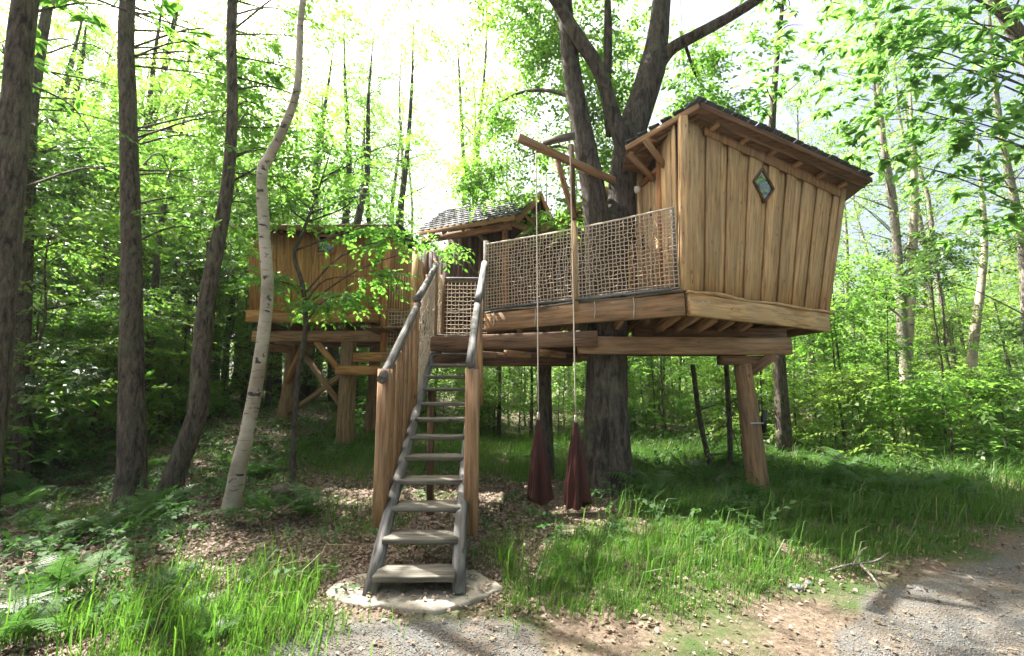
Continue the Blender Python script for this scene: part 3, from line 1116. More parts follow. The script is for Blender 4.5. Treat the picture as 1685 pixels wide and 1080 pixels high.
beam('brace', (post_a.x, post_a.y, 4.55), E0.lerp(G0, .38) + rd * .12 + Vector((0, 0, -.05)), .08, .1, M_BEAM, por)
beam('brace', (post_a.x - .02, post_a.y, 4.4), (post_a + rd * .65).to_tuple()[:2] + (5.0,), .07, .09, M_BEAM_D, por)
beam('brace', K0.lerp(E0, .55) + rd * .12 + Vector((0, 0, -.08)), Vector((km.x, km.y, 5.3)) + rd * .12, .05, .06, M_LARCH, por)
# dark plank wall at the back of the porch
bw = put('back_wall', None, por, Matrix.Translation((-.5, 10.1, DZ)))
w0, w1 = K1 + rd * .7, K0 - rd * .34
w0.z = w1.z = 2.5
nB = Vector((-.39, -.92, 0)).normalized()
for i in range(24):
    u0, u1 = i / 24 + .0008, (i + 1) / 24 - .0008
    top = 5.93 if .7 < (w0.lerp(w1, u0) - w0).length < (w1 - w0).length - .36 else 5.0
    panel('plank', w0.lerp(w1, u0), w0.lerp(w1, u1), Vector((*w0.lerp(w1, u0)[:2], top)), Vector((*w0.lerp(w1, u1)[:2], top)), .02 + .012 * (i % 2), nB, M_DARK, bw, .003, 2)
beam('brace', (-1.5, 9.95, 5.2), (-.1, 9.36, 3.3), .07, .05, M_BEAM_D, por)
beam('brace', (-.75, 9.64, 5.2), (-.75, 9.64, 3.0), .06, .05, M_BEAM_D, por)
fl = put('floor', None, por, Matrix.Translation((-.8, 9.4, DZ)))
for i in range(18):
    beam('plank', (-2.9 + i * .2, 8.9 if -2.9 + i * .2 > -.5 else 8.5, 2.83), (-2.9 + i * .2, 10.4, 2.83), .19, .04, M_BEAM_D, fl)
# rear hut roof rising behind the oak
rh = thing('rear_hut', (1.6, 10, DZ), 'brown roofed hut edge rising behind the forked oak trunks', 'hut')
q0, q1 = Vector((.62, 8.95, 5.02)), Vector((2.35, 9.3, 6.25))
q2, q3 = q1 + Vector((.3, 2.2, .0)), q0 + Vector((.3, 2.2, .0))
panel('roof', q0, q3, q1, q2, .06, (-.55, .05, .83), M_BEAM_D, rh, 0, 3)
beam('bargeboard', q0 + Vector((0, -.05, 0)), q1 + Vector((0, -.05, 0)), .04, .16, M_BEAM, rh)
beam('bargeboard', q0 + Vector((0, -.02, -.17)), q1 + Vector((0, -.02, -.17)), .04, .10, M_BEAM_D, rh)
hw = put('wall', None, rh, Matrix.Translation((1.5, 9.6, DZ)))
for i in range(12):
    u0, u1 = i / 12 + .001, (i + 1) / 12 - .001
    a, b = Vector((.75, 9.25, DZ)).lerp(Vector((2.5, 9.0, DZ)), u0), Vector((.75, 9.25, DZ)).lerp(Vector((2.5, 9.0, DZ)), u1)
    z0, z1 = 4.85 + 1.2 * u0, 4.85 + 1.2 * u1
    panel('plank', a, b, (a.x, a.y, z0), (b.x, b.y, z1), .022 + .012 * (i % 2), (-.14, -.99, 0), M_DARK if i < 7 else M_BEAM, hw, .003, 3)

# walkway balustrade to the left cabin
bal = thing('balustrade', (-2.45, 9.0, 3.3), 'short railing of upright slats between the left cabin and the stair head', 'railing')
beam('post', (-2.1, 8.95, 2.5), (-2.1, 8.95, 4.65), .11, .11, M_LARCH, bal, up=(0, 1, 0))
beam('post', (-2.78, 9.2, 2.4), (-2.78, 9.2, 4.9), .12, .12, M_LARCH_O, bal, up=(0, 1, 0))
for k in range(9):
    x = -2.68 + k * .062
    y = 9.16 - (k * .02)
    beam('baluster', (x, y, 3.30), (x, y, 4.12 + random.uniform(-.02, .02)), .036, .03, M_LARCH, bal, up=(0, 1, 0))
for k in range(6):
    x = -2.0 + k * .085
    beam('baluster', (x, 8.9, 3.3), (x, 8.9, 4.05 + random.uniform(-.02, .02)), .036, .03, M_LARCH_O, bal, up=(0, 1, 0))
beam('rail', (-2.75, 9.16, 3.29), (-1.5, 8.92, 3.27), .06, .07, M_BEAM, bal)
net('net', (-2.66, 9.05, 2.35), (-2.05, 8.85, 2.35), .9, bal, cell=.085, r=.007, seed=9)
beam('rail', (-2.75, 9.1, 2.31), (-1.3, 8.8, 2.31), .08, .1, M_BEAM, bal)

# ------------------------------------------------------------------ left cabin
lc = thing('cabin', (-4.4, 9.8, 3.3), 'golden brown plank cabin with a small square window, half hidden by leaves on the left', 'cabin')
FL = 3.36
lf0, lf1 = Vector((-5.92, 9.5, FL)), Vector((-2.85, 9.5, FL))
lt0, lt1 = Vector((-6.08, 9.45, 5.17)), Vector((-2.78, 9.45, 5.12))
lwall = put('front_wall', None, lc, Matrix.Translation(lf0))
nf = Vector((0, -1, .02))
panel('backing', lf0 + Vector((0, .05, 0)), lf1 + Vector((0, .05, 0)), lt0 + Vector((0, .05, 0)), lt1 + Vector((0, .05, 0)), .03, nf, M_DARK, lwall, 0, 2)
for i in range(20):
    u0, u1 = i / 20 + .001, (i + 1) / 20 - .001
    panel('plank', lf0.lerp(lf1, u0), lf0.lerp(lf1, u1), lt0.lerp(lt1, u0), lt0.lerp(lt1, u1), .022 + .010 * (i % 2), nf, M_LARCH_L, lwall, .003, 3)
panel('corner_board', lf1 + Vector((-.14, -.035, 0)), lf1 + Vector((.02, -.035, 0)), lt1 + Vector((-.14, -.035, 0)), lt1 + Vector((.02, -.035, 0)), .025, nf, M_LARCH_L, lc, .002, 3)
w2 = put('window', None, lc, Matrix.Translation((-4.28, 9.42, 4.9)))
prism_c = [(-4.46, 4.68), (-4.06, 4.68), (-4.06, 5.1), (-4.46, 5.1)]
put('pane', arr_mesh('pane', [(x + 4.26, 0, z - 4.89) for x, z in prism_c], np.array([(0, 1, 2, 3)]), [M_PANE]), w2, Matrix.Translation((-4.26, 9.425, 4.89)))
for k in range(4):
    a, b = prism_c[k], prism_c[(k + 1) % 4]
    beam('frame', (a[0], 9.42, a[1]), (b[0], 9.42, b[1]), .05, .05, M_LARCH_L, w2, up=(0, -1, 0))
for (a, b, at, bt, nn) in ((lf1, Vector((-2.6, 11.6, FL)), lt1, Vector((-2.5, 11.6, 5.1)), (1, -.1, 0)), (lf0, Vector((-6.1, 11.6, FL)), lt0, Vector((-6.3, 11.6, 5.1)), (-1, 0, 0)), (Vector((-6.1, 11.6, FL)), Vector((-2.6, 11.6, FL)), Vector((-6.3, 11.6, 5.1)), Vector((-2.5, 11.6, 5.1)), (0, 1, 0))):
    sw = put('side_wall', None, lc, Matrix.Translation(a))
    for i in range(11):
        u0, u1 = i / 11 + .002, (i + 1) / 11 - .002
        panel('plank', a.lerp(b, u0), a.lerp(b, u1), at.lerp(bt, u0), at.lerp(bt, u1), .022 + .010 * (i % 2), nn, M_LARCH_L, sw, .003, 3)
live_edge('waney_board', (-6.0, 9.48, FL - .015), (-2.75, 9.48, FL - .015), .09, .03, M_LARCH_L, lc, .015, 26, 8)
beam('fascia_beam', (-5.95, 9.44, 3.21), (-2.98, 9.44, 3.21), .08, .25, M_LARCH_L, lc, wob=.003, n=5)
beam('fascia_beam', (-2.93, 9.42, 3.21), (-2.6, 10.6, 3.21), .08, .25, M_BEAM, lc)
for x in (-5.6, -5.0, -4.4, -3.8, -3.2):
    beam('joist', (x, 9.5, 3.02), (x, 11.6, 3.02), .07, .2, M_BEAM_D, lc)
beam('bearing_beam', (-5.95, 9.75, 2.80), (-2.72, 9.7, 2.80), .14, .24, M_BEAM, lc, wob=.003, n=5)
beam('bearing_beam', (-6.1, 11.0, 2.80), (-2.7, 11.0, 2.80), .14, .24, M_BEAM_D, lc)
beam('bearing_beam', (-5.8, 9.9, 2.58), (-5.3, 11.2, 2.58), .14, .18, M_BEAM, lc)
lroof = put('roof', None, lc, Matrix.Translation((-4.4, 10.4, 5.3)))
for i in range(14):
    x0 = -6.35 + i * .275
    panel('shingle', (x0, 9.15, 5.22 + .01 * (i % 2)), (x0 + .27, 9.15, 5.22 + .01 * (i % 2)), (x0, 11.9, 5.55), (x0 + .27, 11.9, 5.55), .04, (0, -.12, 1), M_SHINGLE, lroof, .003, 2)
beam('fascia', (-6.3, 9.13, 5.18), (-2.55, 9.13, 5.18), .04, .14, M_BEAM_D, lroof)
for x in (-6.0, -5.3, -4.6, -3.9, -3.2):
    beam('rafter_tail', (x, 9.16, 5.14), (x, 9.6, 5.18), .07, .09, M_BEAM_D, lroof)
log('post', [(-5.72, 10.9, GZ(-5.72, 10.9) - .1), (-5.55, 10.8, 1.8), (-5.5, 10.7, 2.72)], [.2, .18, .16], M_LOG, lc, 14, .06, 6, 5)
log('post', [(-3.74, 9.8, GZ(-3.74, 9.8) - .1), (-3.74, 9.8, 1.5), (-3.77, 9.8, 2.7)], [.20, .185, .16], M_LOG, lc, 14, .07, 6, 6)
log('post', [(-3.5, 10.9, GZ(-3.5, 10.9) - .1), (-3.5, 10.9, 2.7)], [.17, .15], M_LOG, lc, 12, .05, 8, 7)
beam('cross_brace', (-5.2, 10.5, 2.55), (-3.82, 9.85, 1.15), .09, .11, M_BEAM, lc)
beam('cross_brace', (-5.5, 10.75, 1.0), (-3.86, 9.95, 2.0), .09, .11, M_BEAM, lc)
beam('knee_brace', (-5.55, 10.6, 1.75), (-5.0, 10.2, 2.68), .1, .12, M_LARCH_L, lc)
beam('knee_brace', (-3.86, 9.76, 1.95), (-4.5, 9.76, 2.68), .1, .12, M_LARCH_L, lc)
beam('tie_beam', (-3.95, 9.62, 2.02), (-2.45, 9.5, 2.02), .10, .2, M_LARCH_L, lc)
beam('tie_beam', (-3.6, 9.72, 2.32), (-2.2, 9.4, 2.32), .10, .2, M_LARCH_L, lc)

# ------------------------------------------------------------------ staircase
st = thing('staircase', (-.8, 3.6, .03), 'steep open staircase of grey treads between log stringers and peeled handrails', 'stairs')
RISE, RUN = .18, .284
NST = 13


def sxl(y):
    return -1.045 - (y - 3.51) * .054


def sxr(y):
    return -.475 - (y - 3.51) * .052


for i in range(1, NST + 1):
    y = 3.51 + (i - 1) * RUN
    z = i * RISE
    beam('tread', (sxl(y) - .03, y + .13, z - .022), (sxr(y) + .03, y + .13, z - .022), .25, .045, M_GREY, st, up=(0, 0, 1), wob=.003, n=5)


def stair_line(y, dz):
    return ((y - 3.51) / RUN + 1) * RISE + dz


for f, sgn in ((sxl, -1), (sxr, 1)):
    pts = []
    for y in np.linspace(3.50, 7.12, 9):
        yy = 3.50 + (y - 3.50)
        pts.append((f(y) + sgn * .045, y - .02, max(.03, stair_line(y, -.10)) if y > 3.55 else .03))
    pts[0] = (f(3.5) + sgn * .06, 3.56, .02)
    log('stringer', pts, [.058, .058, .056, .055, .055, .054, .054, .052, .052], M_GREYLOG, st, 14, .012, 2, 11 + sgn)
# newels
beam('newel_post', (-1.22, 4.16, .36), (-1.22, 4.14, 1.80), .115, .13, M_POST, st, up=(0, 1, 0), wob=.003)
beam('newel_post', (-.385, 4.26, .27), (-.395, 4.26, 1.80), .13, .15, M_POST, st, up=(0, 1, 0), wob=.003)
# handrails: weathered half logs, the left one in two lengths
hl = lambda y: 1.74 + .665 * (y - 4.1)
log('handrail', [(-1.215, 4.0, hl(4.0) + .02), (-1.235, 4.7, hl(4.7) - .01), (-1.26, 5.62, hl(5.62) - .01)], [.044, .046, .047], M_GREYLOG, st, 14, .016, 3, 21)
log('handrail', [(-1.26, 5.56, hl(5.56) + .07), (-1.27, 6.3, hl(6.3) + .03), (-1.275, 7.02, hl(7.02) + .03)], [.052, .050, .048], M_GREYLOG, st, 14, .016, 3, 22)
log('handrail', [(-.41, 4.18, hl(4.18) + .05), (-.44, 5.0, hl(5.0) + .02), (-.455, 5.6, hl(5.6))], [.044, .048, .048], M_GREYLOG, st, 14, .016, 3, 23)
log('handrail', [(-.45, 5.55, hl(5.55) + .05), (-.455, 6.3, hl(6.3) + .03), (-.46, 6.95, hl(6.95) + .06)], [.052, .054, .056], M_GREYLOG, st, 14, .016, 3, 24)
# upright boards of the left side
for k, y in enumerate((4.38, 4.58, 4.78, 4.98, 5.18)):
    beam('baluster', (-1.215 - .006 * k, y, stair_line(y, -.13)), (-1.22 - .006 * k, y, hl(y) - .06), .045, .10, M_POST if k % 2 else M_BEAM, st, up=(0, 1, 0), wob=.002)
beam('side_post', (-1.26, 5.52, stair_line(5.5, -.3)), (-1.265, 5.52, hl(5.52) + .04), .085, .10, M_BEAM, st, up=(0, 1, 0))
beam('side_post', (-.42, 5.6, stair_line(5.6, -.1)), (-.44, 5.6, hl(5.6) + .03), .085, .10, M_BEAM, st, up=(0, 1, 0))
beam('side_post', (-1.30, 7.05, 2.2), (-1.30, 7.05, hl(7.05) + .1), .09, .09, M_POST, st, up=(0, 1, 0))
beam('side_post', (-1.33, 7.95, 2.2), (-1.33, 7.95, 3.76), .10, .10, M_BEAM_D, st, up=(0, 1, 0))
beam('side_post', (-1.08, 5.9, -.05), (-1.10, 5.9, stair_line(5.9, -.12)), .085, .085, M_BEAM_D, st, up=(0, 1, 0))
net('net', (-1.25, 5.58, stair_line(5.58, -.02)), (-1.29, 7.02, stair_line(7.02, .02)), 1, st, cell=.08, p0t=(-1.25, 5.58, hl(5.58) - .06), p1t=(-1.29, 7.02, hl(7.02) - .05), seed=12)
net('net', (-1.31, 7.1, 2.56), (-1.33, 7.9, 2.56), 1.1, st, cell=.08, seed=13)
net('net', (-1.30, 7.97, 2.5), (-.48, 7.97, 2.5), 1.15, st, cell=.078, seed=14)
log('top_rail', [(-1.36, 7.95, 3.68), (-.42, 7.95, 3.68)], [.045, .042], M_GREYLOG, st, 8, .05, 5)
log('net_rope', [(-1.3, 7.93, 3.05), (-.9, 7.93, 3.08), (-.45, 7.93, 3.16)], [.012] * 3, M_ROPE, st, 5, 0, 4)
ld = put('landing', None, st, Matrix.Translation((-.9, 7.6, 2.52)))
for k in range(6):
    y = 7.22 + k * .155
    beam('plank', (-1.4, y, 2.50), (-.43, y, 2.50), .148, .04, M_GREY, ld)
beam('landing_beam', (-1.42, 7.16, 2.38), (-.43, 7.16, 2.38), .06, .18, M_BEAM_D, st)
beam('landing_beam', (-1.42, 7.98, 2.38), (-.43, 7.98, 2.38), .06, .18, M_BEAM_D, st)


# ------------------------------------------------------------------ foliage makers
def leaf_verts(n6, l, wd, rs, fold=.25):
    """one leaf along +X, 6 verts (folded on its midrib) or 4 verts"""
    if n6:
        f = fold * wd
        return np.array([[0, 0, 0], [.33 * l, wd * .5, f], [.72 * l, wd * .40, f * .8], [l, 0, -.06 * l], [.72 * l, -wd * .40, f * .8], [.33 * l, -wd * .5, f]])
    return np.array([[0, 0, 0], [.45 * l, wd * .5, fold * wd], [l, 0, -.05 * l], [.45 * l, -wd * .5, fold * wd]])


def rotm(yaw, pitch, roll):
    cy, sy, cp, sp, cr, sr = np.cos(yaw), np.sin(yaw), np.cos(pitch), np.sin(pitch), np.cos(roll), np.sin(roll)
    Rz = np.array([[cy, -sy, 0 * cy], [sy, cy, 0 * cy], [0 * cy, 0 * cy, 1 + 0 * cy]])
    Ry = np.array([[cp, 0 * cp, -sp], [0 * cp, 1 + 0 * cp, 0 * cp], [sp, 0 * cp, cp]])
    Rx = np.array([[1 + 0 * cr, 0 * cr, 0 * cr], [0 * cr, cr, -sr], [0 * cr, sr, cr]])
    if Rz.ndim == 3:
        Rz, Ry, Rx = (np.moveaxis(R, 2, 0) for R in (Rz, Ry, Rx))
    return Rz @ Ry @ Rx


def spray_template(n, L, l, wd, seed, six=True, whorl=False, twig=True):
    rs = np.random.default_rng(seed)
    Vs, Fs, c = [], [], 0
    nv = 6 if six else 4
    fc = np.array([[0, 1, 2, 3], [0, 3, 4, 5]]) if six else np.array([[0, 1, 2, 3]])
    for i in range(n):
        if whorl:                                    # chestnut: leaves fan out near the twig's end
            t = rs.uniform(.35, 1)
            ang = rs.uniform(-2.2, 2.2)
        else:
            t = (i + .6) / n
            ang = (1 if i % 2 else -1) * rs.uniform(.55, 1.2) * (1 - .75 * (i == n - 1))
        ll = l * rs.uniform(.65, 1.15)
        lv = leaf_verts(six, ll, wd * ll / l * rs.uniform(.85, 1.15), rs, rs.uniform(.05, .35))
        R = rotm(ang, rs.normal(-.22, .28), rs.normal(0, .38))
        base = np.array([t * L, 0, -.18 * L * t * t])
        Vs.append(lv @ R.T + base)
        Fs.append(fc + c)
        c += nv
    if twig:
        Vs.append(np.array([[0, -.006, 0], [0, .006, 0], [L, .002, -.18 * L], [L, -.002, -.18 * L]]))
        Fs.append(np.array([[c, c + 1, c + 2, c + 3]]))
    return np.concatenate(Vs), np.concatenate(Fs)


def leaf_cloud(P, yaw, pitch, roll, scale, temps, seed=0):
    rs = np.random.default_rng(seed)
    pick = rs.integers(0, len(temps), len(P))
    Vs, Fs, c = [], [], 0
    for k, (tv, tf) in enumerate(temps):
        ix = np.where(pick == k)[0]
        if not len(ix):
            continue
        R = rotm(yaw[ix], pitch[ix], roll[ix])
        V = np.einsum('nij,vj->nvi', R, tv) * scale[ix][:, None, None] + P[ix][:, None, :]
        F = tf[None] + (np.arange(len(ix)) * len(tv))[:, None, None] + c
        Vs.append(V.reshape(-1, 3))
        Fs.append(F.reshape(-1, 4))
        c += len(ix) * len(tv)
    return np.concatenate(Vs), np.concatenate(Fs)


def clumps(centers, radii, per, rs, flat=.6):
    """spray origins around clump centres; yaw outward"""
    P, Y = [], []
    for c, r in zip(centers, radii):
        k = max(1, int(per * rs.uniform(.6, 1.4)))
        d = rs.normal(0, 1, (k, 3))
        d /= np.linalg.norm(d, axis=1)[:, None]
        rr = r * rs.uniform(.15, 1, k) ** .6
        q = d * rr[:, None] * np.array([1, 1, flat])
        P.append(c + q)
        Y.append(np.arctan2(d[:, 1], d[:, 0]))
    P = np.concatenate(P)
    Y = np.concatenate(Y) + rs.normal(0, .8, len(P))
    return P, Y


T_BEECH = [spray_template(11, .55, .105, .058, s, False) for s in range(6)]
T_BEECH6 = [spray_template(11, .50, .10, .055, s + 20, True) for s in range(6)]
T_CHEST = [spray_template(11, .42, .21, .072, s + 40, True, True) for s in range(6)]
T_CHEST_S = [spray_template(9, .38, .18, .06, s + 50, False, True) for s in range(6)]
T_FAR = [spray_template(8, .9, .26, .15, s + 60, False, False, False) for s in range(5)]
T_BIRCH = [spray_template(10, .40, .06, .045, s + 70, False) for s in range(5)]


# gaps carved into the crowns for sun patches: target spots (x, y, z, radius)
GAPS = np.array([(-1.4, 3.62, .05, .36), (-.75, 3.4, .05, .26), (-.42, 3.7, .05, .2), (-.85, 3.05, 0, .3), (-.2, 2.95, 0, .22), (.5, 2.95, 0, .3), (1.25, 2.95, 0, .38),
                 (1.95, 3.3, 0, .26), (2.8, 3.45, 0, .35), (-1.95, 3.25, .15, .42), (-1.7, 2.95, .1, .28), (-3.6, 3.9, .05, .55), (-2.9, 3.95, .05, .4), (-4.5, 4.3, .1, .5),
                 (-2.35, 3.75, .1, .3), (-1.25, 6.2, 3.2, .2), (-1.24, 5.0, 2.4, .16), (-.45, 6.3, 3.2, .2), (1.95, 6.1, 3.9, .45), (2.0, 5.8, 3.3, .3), (-2.1, 6.4, 0, .36), (-2.8, 7.2, .2, .3),
                 (.3, 5.9, 0, .3), (-.9, 5.2, 0, .22), (1.6, 4.4, .1, .28), (2.6, 4.9, .2, .3), (-3.4, 5.0, .05, .3), (-6.2, 5.4, .1, .4), (-4.1, 5.6, .1, .22), (.6, 4.4, .05, .3)])
SUNV = np.array(to_sun)


def in_gap(P, rs, leave=.05):
    out = np.zeros(len(P), bool)
    for g in GAPS:
        d = P - g[:3]
        t = d @ SUNV
        q = np.linalg.norm(d - t[:, None] * SUNV, axis=1)
        out |= (q < g[3] + .12 + rs.normal(0, .08, len(P))) & (t > 1.0)
    return out & (rs.uniform(0, 1, len(P)) > leave)


def shades_gap(x, y, H, r, cb):
    h = SUNV[:2] / np.linalg.norm(SUNV[:2])
    tn = SUNV[2] / np.linalg.norm(SUNV[:2])
    for g in GAPS:
        d = np.array([x, y]) - g[:2]
        t = d @ h
        if t > 0 and abs(d[0] * h[1] - d[1] * h[0]) < r + g[3] * .5 and cb < g[2] + (t + r) * tn and g[2] + max(0, t - r) * tn < H:
            return True
    return False


def crown_mesh(name, centers, radii, per, temps, mat, seed, flat=.6, smin=.8, smax=1.25, pit=-.1, origin=None):
    rs = np.random.default_rng(seed)
    P, Yw = clumps(np.asarray(centers, float), radii, per, rs, flat)
    if origin is not None:
        ok = ~in_gap(P + np.array(origin), rs)
        P, Yw = P[ok], Yw[ok]
    n = len(P)
    V, F = leaf_cloud(P, Yw, rs.normal(pit, .3, n), rs.normal(0, .35, n), rs.uniform(smin, smax, n), temps, seed)
    return arr_mesh(name, V, F, [mat])


def tree_proto(seed, H, r0, cb, cr, ncl, per, temps, leaf, barkm, lean=.3, clr=(.7, 1.3), flat=.55, limb=True, top=1.0):
    """meshes of a forest tree with its base at the origin: trunk with limbs, crown"""
    rs = np.random.default_rng(seed)
    npt = 6
    tp = [np.array([0, 0, -.15])]
    for i in range(1, npt):
        t = i / (npt - 1)
        tp.append(np.array([rs.normal(0, .12) * H * .06 + lean * t * H * .1, rs.normal(0, .12) * H * .06, H * t]))
    specs = [dict(pts=tp, radii=[r0 * 1.15, r0 * .95, r0 * .8, r0 * .6, r0 * .38, r0 * .1], sides=9, rough=.05, per=3, seed=seed, flare=.35)]
    tp = np.array(tp)
    cen, rad = [], []
    for k in range(ncl):
        t = rs.uniform(cb / H, 1) if k < ncl - 2 else rs.uniform(.85, 1)
        z = H * t
        base = np.array([np.interp(z, tp[:, 2], tp[:, 0]), np.interp(z, tp[:, 2], tp[:, 1]), z])
        span = (t - cb / H) / (1 - cb / H + 1e-6)
        reach = cr * (1 - .65 * span * top) * rs.uniform(.45, 1.1)
        a = rs.uniform(0, 2 * np.pi)
        tip = base + np.array([math.cos(a) * reach, math.sin(a) * reach, reach * rs.uniform(-.05, .45)])
        cen.append(tip)
        rad.append(rs.uniform(*clr))
        if limb:
            b0 = base - np.array([0, 0, reach * .25])
            mid = (b0 + tip) / 2 + np.array([0, 0, .08 * reach])
            rr = r0 * .22 * (1.2 - t)
            specs.append(dict(pts=[b0, mid, tip], radii=[max(.008, rr), max(.006, rr * .6), .004], sides=4, per=2))
    tm = tubes_mesh('trunk', specs, [barkm])
    cm = crown_mesh('crown', cen, rad, per, temps, leaf, seed + 1, flat)
    return tm, cm


def plant_tree(name, protos, x, y, rot, s, label, cat, group, sz=None):
    tm, cm = protos
    M = Matrix.Translation((x, y, GZ(x, y))) @ Matrix.Rotation(rot, 4, 'Z') @ Matrix.Diagonal((s, s, sz or s, 1))
    t = tag(put(name, None, None, M), label, cat, group)
    put('trunk', tm, t, M)
    c = put('crown', cm, t, M, 'stuff')
    return t


# ------------------------------------------------------------------ the oak through the deck
oak = thing('oak_tree', (1.42, 6.55, 0), 'huge dark forked oak rising through the deck beside the tall cabin', 'tree')
yo = 6.55


def O(x, z, dy=0.):
    return (x, yo + dy, z)


oak_specs = [
    dict(pts=[O(1.41, -.15), O(1.41, .25), O(1.42, .8), O(1.43, 1.5), O(1.46, 2.2), O(1.52, 3.0), O(1.58, 3.7, .05), O(1.80, 4.55, .1), O(1.88, 5.3, .1), O(2.07, 6.05, .1), O(2.42, 7.07, .15), O(2.63, 8.13, .2), O(2.75, 9.4, .2), O(2.7, 11.5, .3), O(2.9, 14, .3)],
         radii=[.40, .345, .33, .32, .31, .31, .28, .24, .235, .24, .23, .17, .15, .1, .03], sides=26, rough=.045, per=5, seed=31, flare=.55),
    dict(pts=[O(1.40, 2.6, .0), O(1.38, 3.4, -.05), O(1.37, 4.0, -.06), O(1.31, 4.8, -.06), O(1.20, 5.5, -.05), O(1.08, 6.39), O(.97, 7.42), O(.91, 8.4), O(.8, 10), O(.9, 13)],
         radii=[.2, .22, .215, .19, .17, .16, .145, .13, .10, .02], sides=20, rough=.05, per=5, seed=32),
    dict(pts=[O(1.9, 5.05, .05), O(1.80, 5.5, -.1), O(1.66, 6.05, -.12), O(1.42, 6.84, -.18), O(1.05, 7.5, -.2), O(.72, 8.2, -.2), O(.4, 9.2, -.3), O(.1, 11, -.4)],
         radii=[.13, .13, .12, .115, .11, .09, .07, .02], sides=16, rough=.05, per=5, seed=33),
    dict(pts=[O(2.45, 7.05, .1), O(2.72, 7.36, .0), O(3.05, 7.5, -.1), O(3.67, 7.83, -.15), O(4.5, 8.37, -.2), O(5.6, 9.1, -.3), O(6.8, 9.6, -.3)],
         radii=[.13, .105, .095, .085, .075, .05, .015], sides=14, rough=.05, per=5, seed=34),
    dict(pts=[O(1.08, 7.45, -.1), O(.85, 7.8, -.25), O(.5, 8.2, -.4), O(.1, 8.5, -.5), O(-.8, 9.0, -.8), O(-2, 9.4, -1)],
         radii=[.09, .085, .08, .07, .05, .012], sides=12, rough=.05, per=5, seed=35),
    dict(pts=[O(1.66, 5.9, .2), O(1.68, 6.6, .35), O(1.72, 7.2, .45), O(1.78, 8.2, .5), O(1.8, 9.5, .6), O(1.6, 11.5, .6)],
         radii=[.06, .085, .08, .075, .05, .01], sides=12, rough=.06, per=5, seed=36),
    dict(pts=[O(1.1, 6.6, .2), O(.6, 7.2, .8), O(.1, 7.5, 1.3), O(-.5, 7.5, 1.8)], radii=[.04, .035, .028, .006], sides=7, per=4, seed=37),
    dict(pts=[O(1.2, 5.5, .1), O(.8, 6.0, .7), O(.2, 6.1, 1.3)], radii=[.03, .024, .005], sides=7, per=4, seed=38),
    dict(pts=[O(2.9, 7.45, -.1), O(3.3, 7.2, .4), O(3.7, 7.15, .8)], radii=[.03, .02, .005], sides=6, per=4, seed=39),
]
put('trunk', tubes_mesh('trunk', oak_specs, [M_OAK], (1.42, 6.55, 0)), oak, Matrix.Translation((1.42, 6.55, 0)))
rs = np.random.default_rng(77)
oc, orad = [], []
for k in range(24):
    oc.append((rs.uniform(-.9, 1.0) - 1.42, rs.uniform(.9, 2.3), rs.uniform(5.5, 9.8)))
    orad.append(rs.uniform(.32, .6))
for k in range(9):
    oc.append((rs.uniform(1.5, 2.1) - 1.42, rs.uniform(.9, 1.6), rs.uniform(5.8, 9.2)))
    orad.append(rs.uniform(.25, .42))
for k in range(7):
    oc.append((rs.uniform(2.9, 4.3) - 1.42, rs.uniform(.5, 1.5), rs.uniform(6.6, 8.4)))
    orad.append(rs.uniform(.25, .42))
for (x, z, dy, r) in [(.55, 7.3, 1.2, .6), (.0, 7.5, 1.6, .6), (-.5, 7.4, 2, .6), (.2, 6.2, 1.5, .55), (-.2, 6.6, 1.8, .5), (.55, 5.7, 1.6, .5), (.3, 8.3, 1, .8), (-.4, 8.5, 1.5, .8), (.75, 6.6, 1.2, .45), (1.55, 7.7, 1.2, .5), (1.9, 8.1, 1.4, .6), (1.5, 8.6, 1.2, .7), (1.7, 6.9, 1.0, .3), (1.55, 5.9, .9, .35), (3.5, 7.2, .8, .35), (3.8, 7.0, 1.0, .35), (1.2, 5.2, 1.6, .5), (.8, 4.9, 2.0, .4)]:
    oc.append((x - 1.42, dy, z))
    orad.append(r)
for k in range(44):                       # the high crown, above the picture
    a = rs.uniform(0, 6.28)
    q = rs.uniform(.6, 4.6)
    oc.append((q * math.cos(a) + .5, q * math.sin(a), rs.uniform(9.2, 14)))
    orad.append(rs.uniform(.7, 1.2))
for k in range(16):                       # its left boughs, added out of view to shade the path
    oc.append((rs.uniform(-4.4, -1.2), rs.uniform(.5, 3.2), rs.uniform(10, 12.5)))
    orad.append(rs.uniform(.6, 1.0))
put('crown', crown_mesh('crown', oc, orad, 24, T_BEECH, M_LEAF_A, 78, .7, origin=(1.42, 6.55, 0)), oak, Matrix.Translation((1.42, 6.55, 0)), 'stuff')


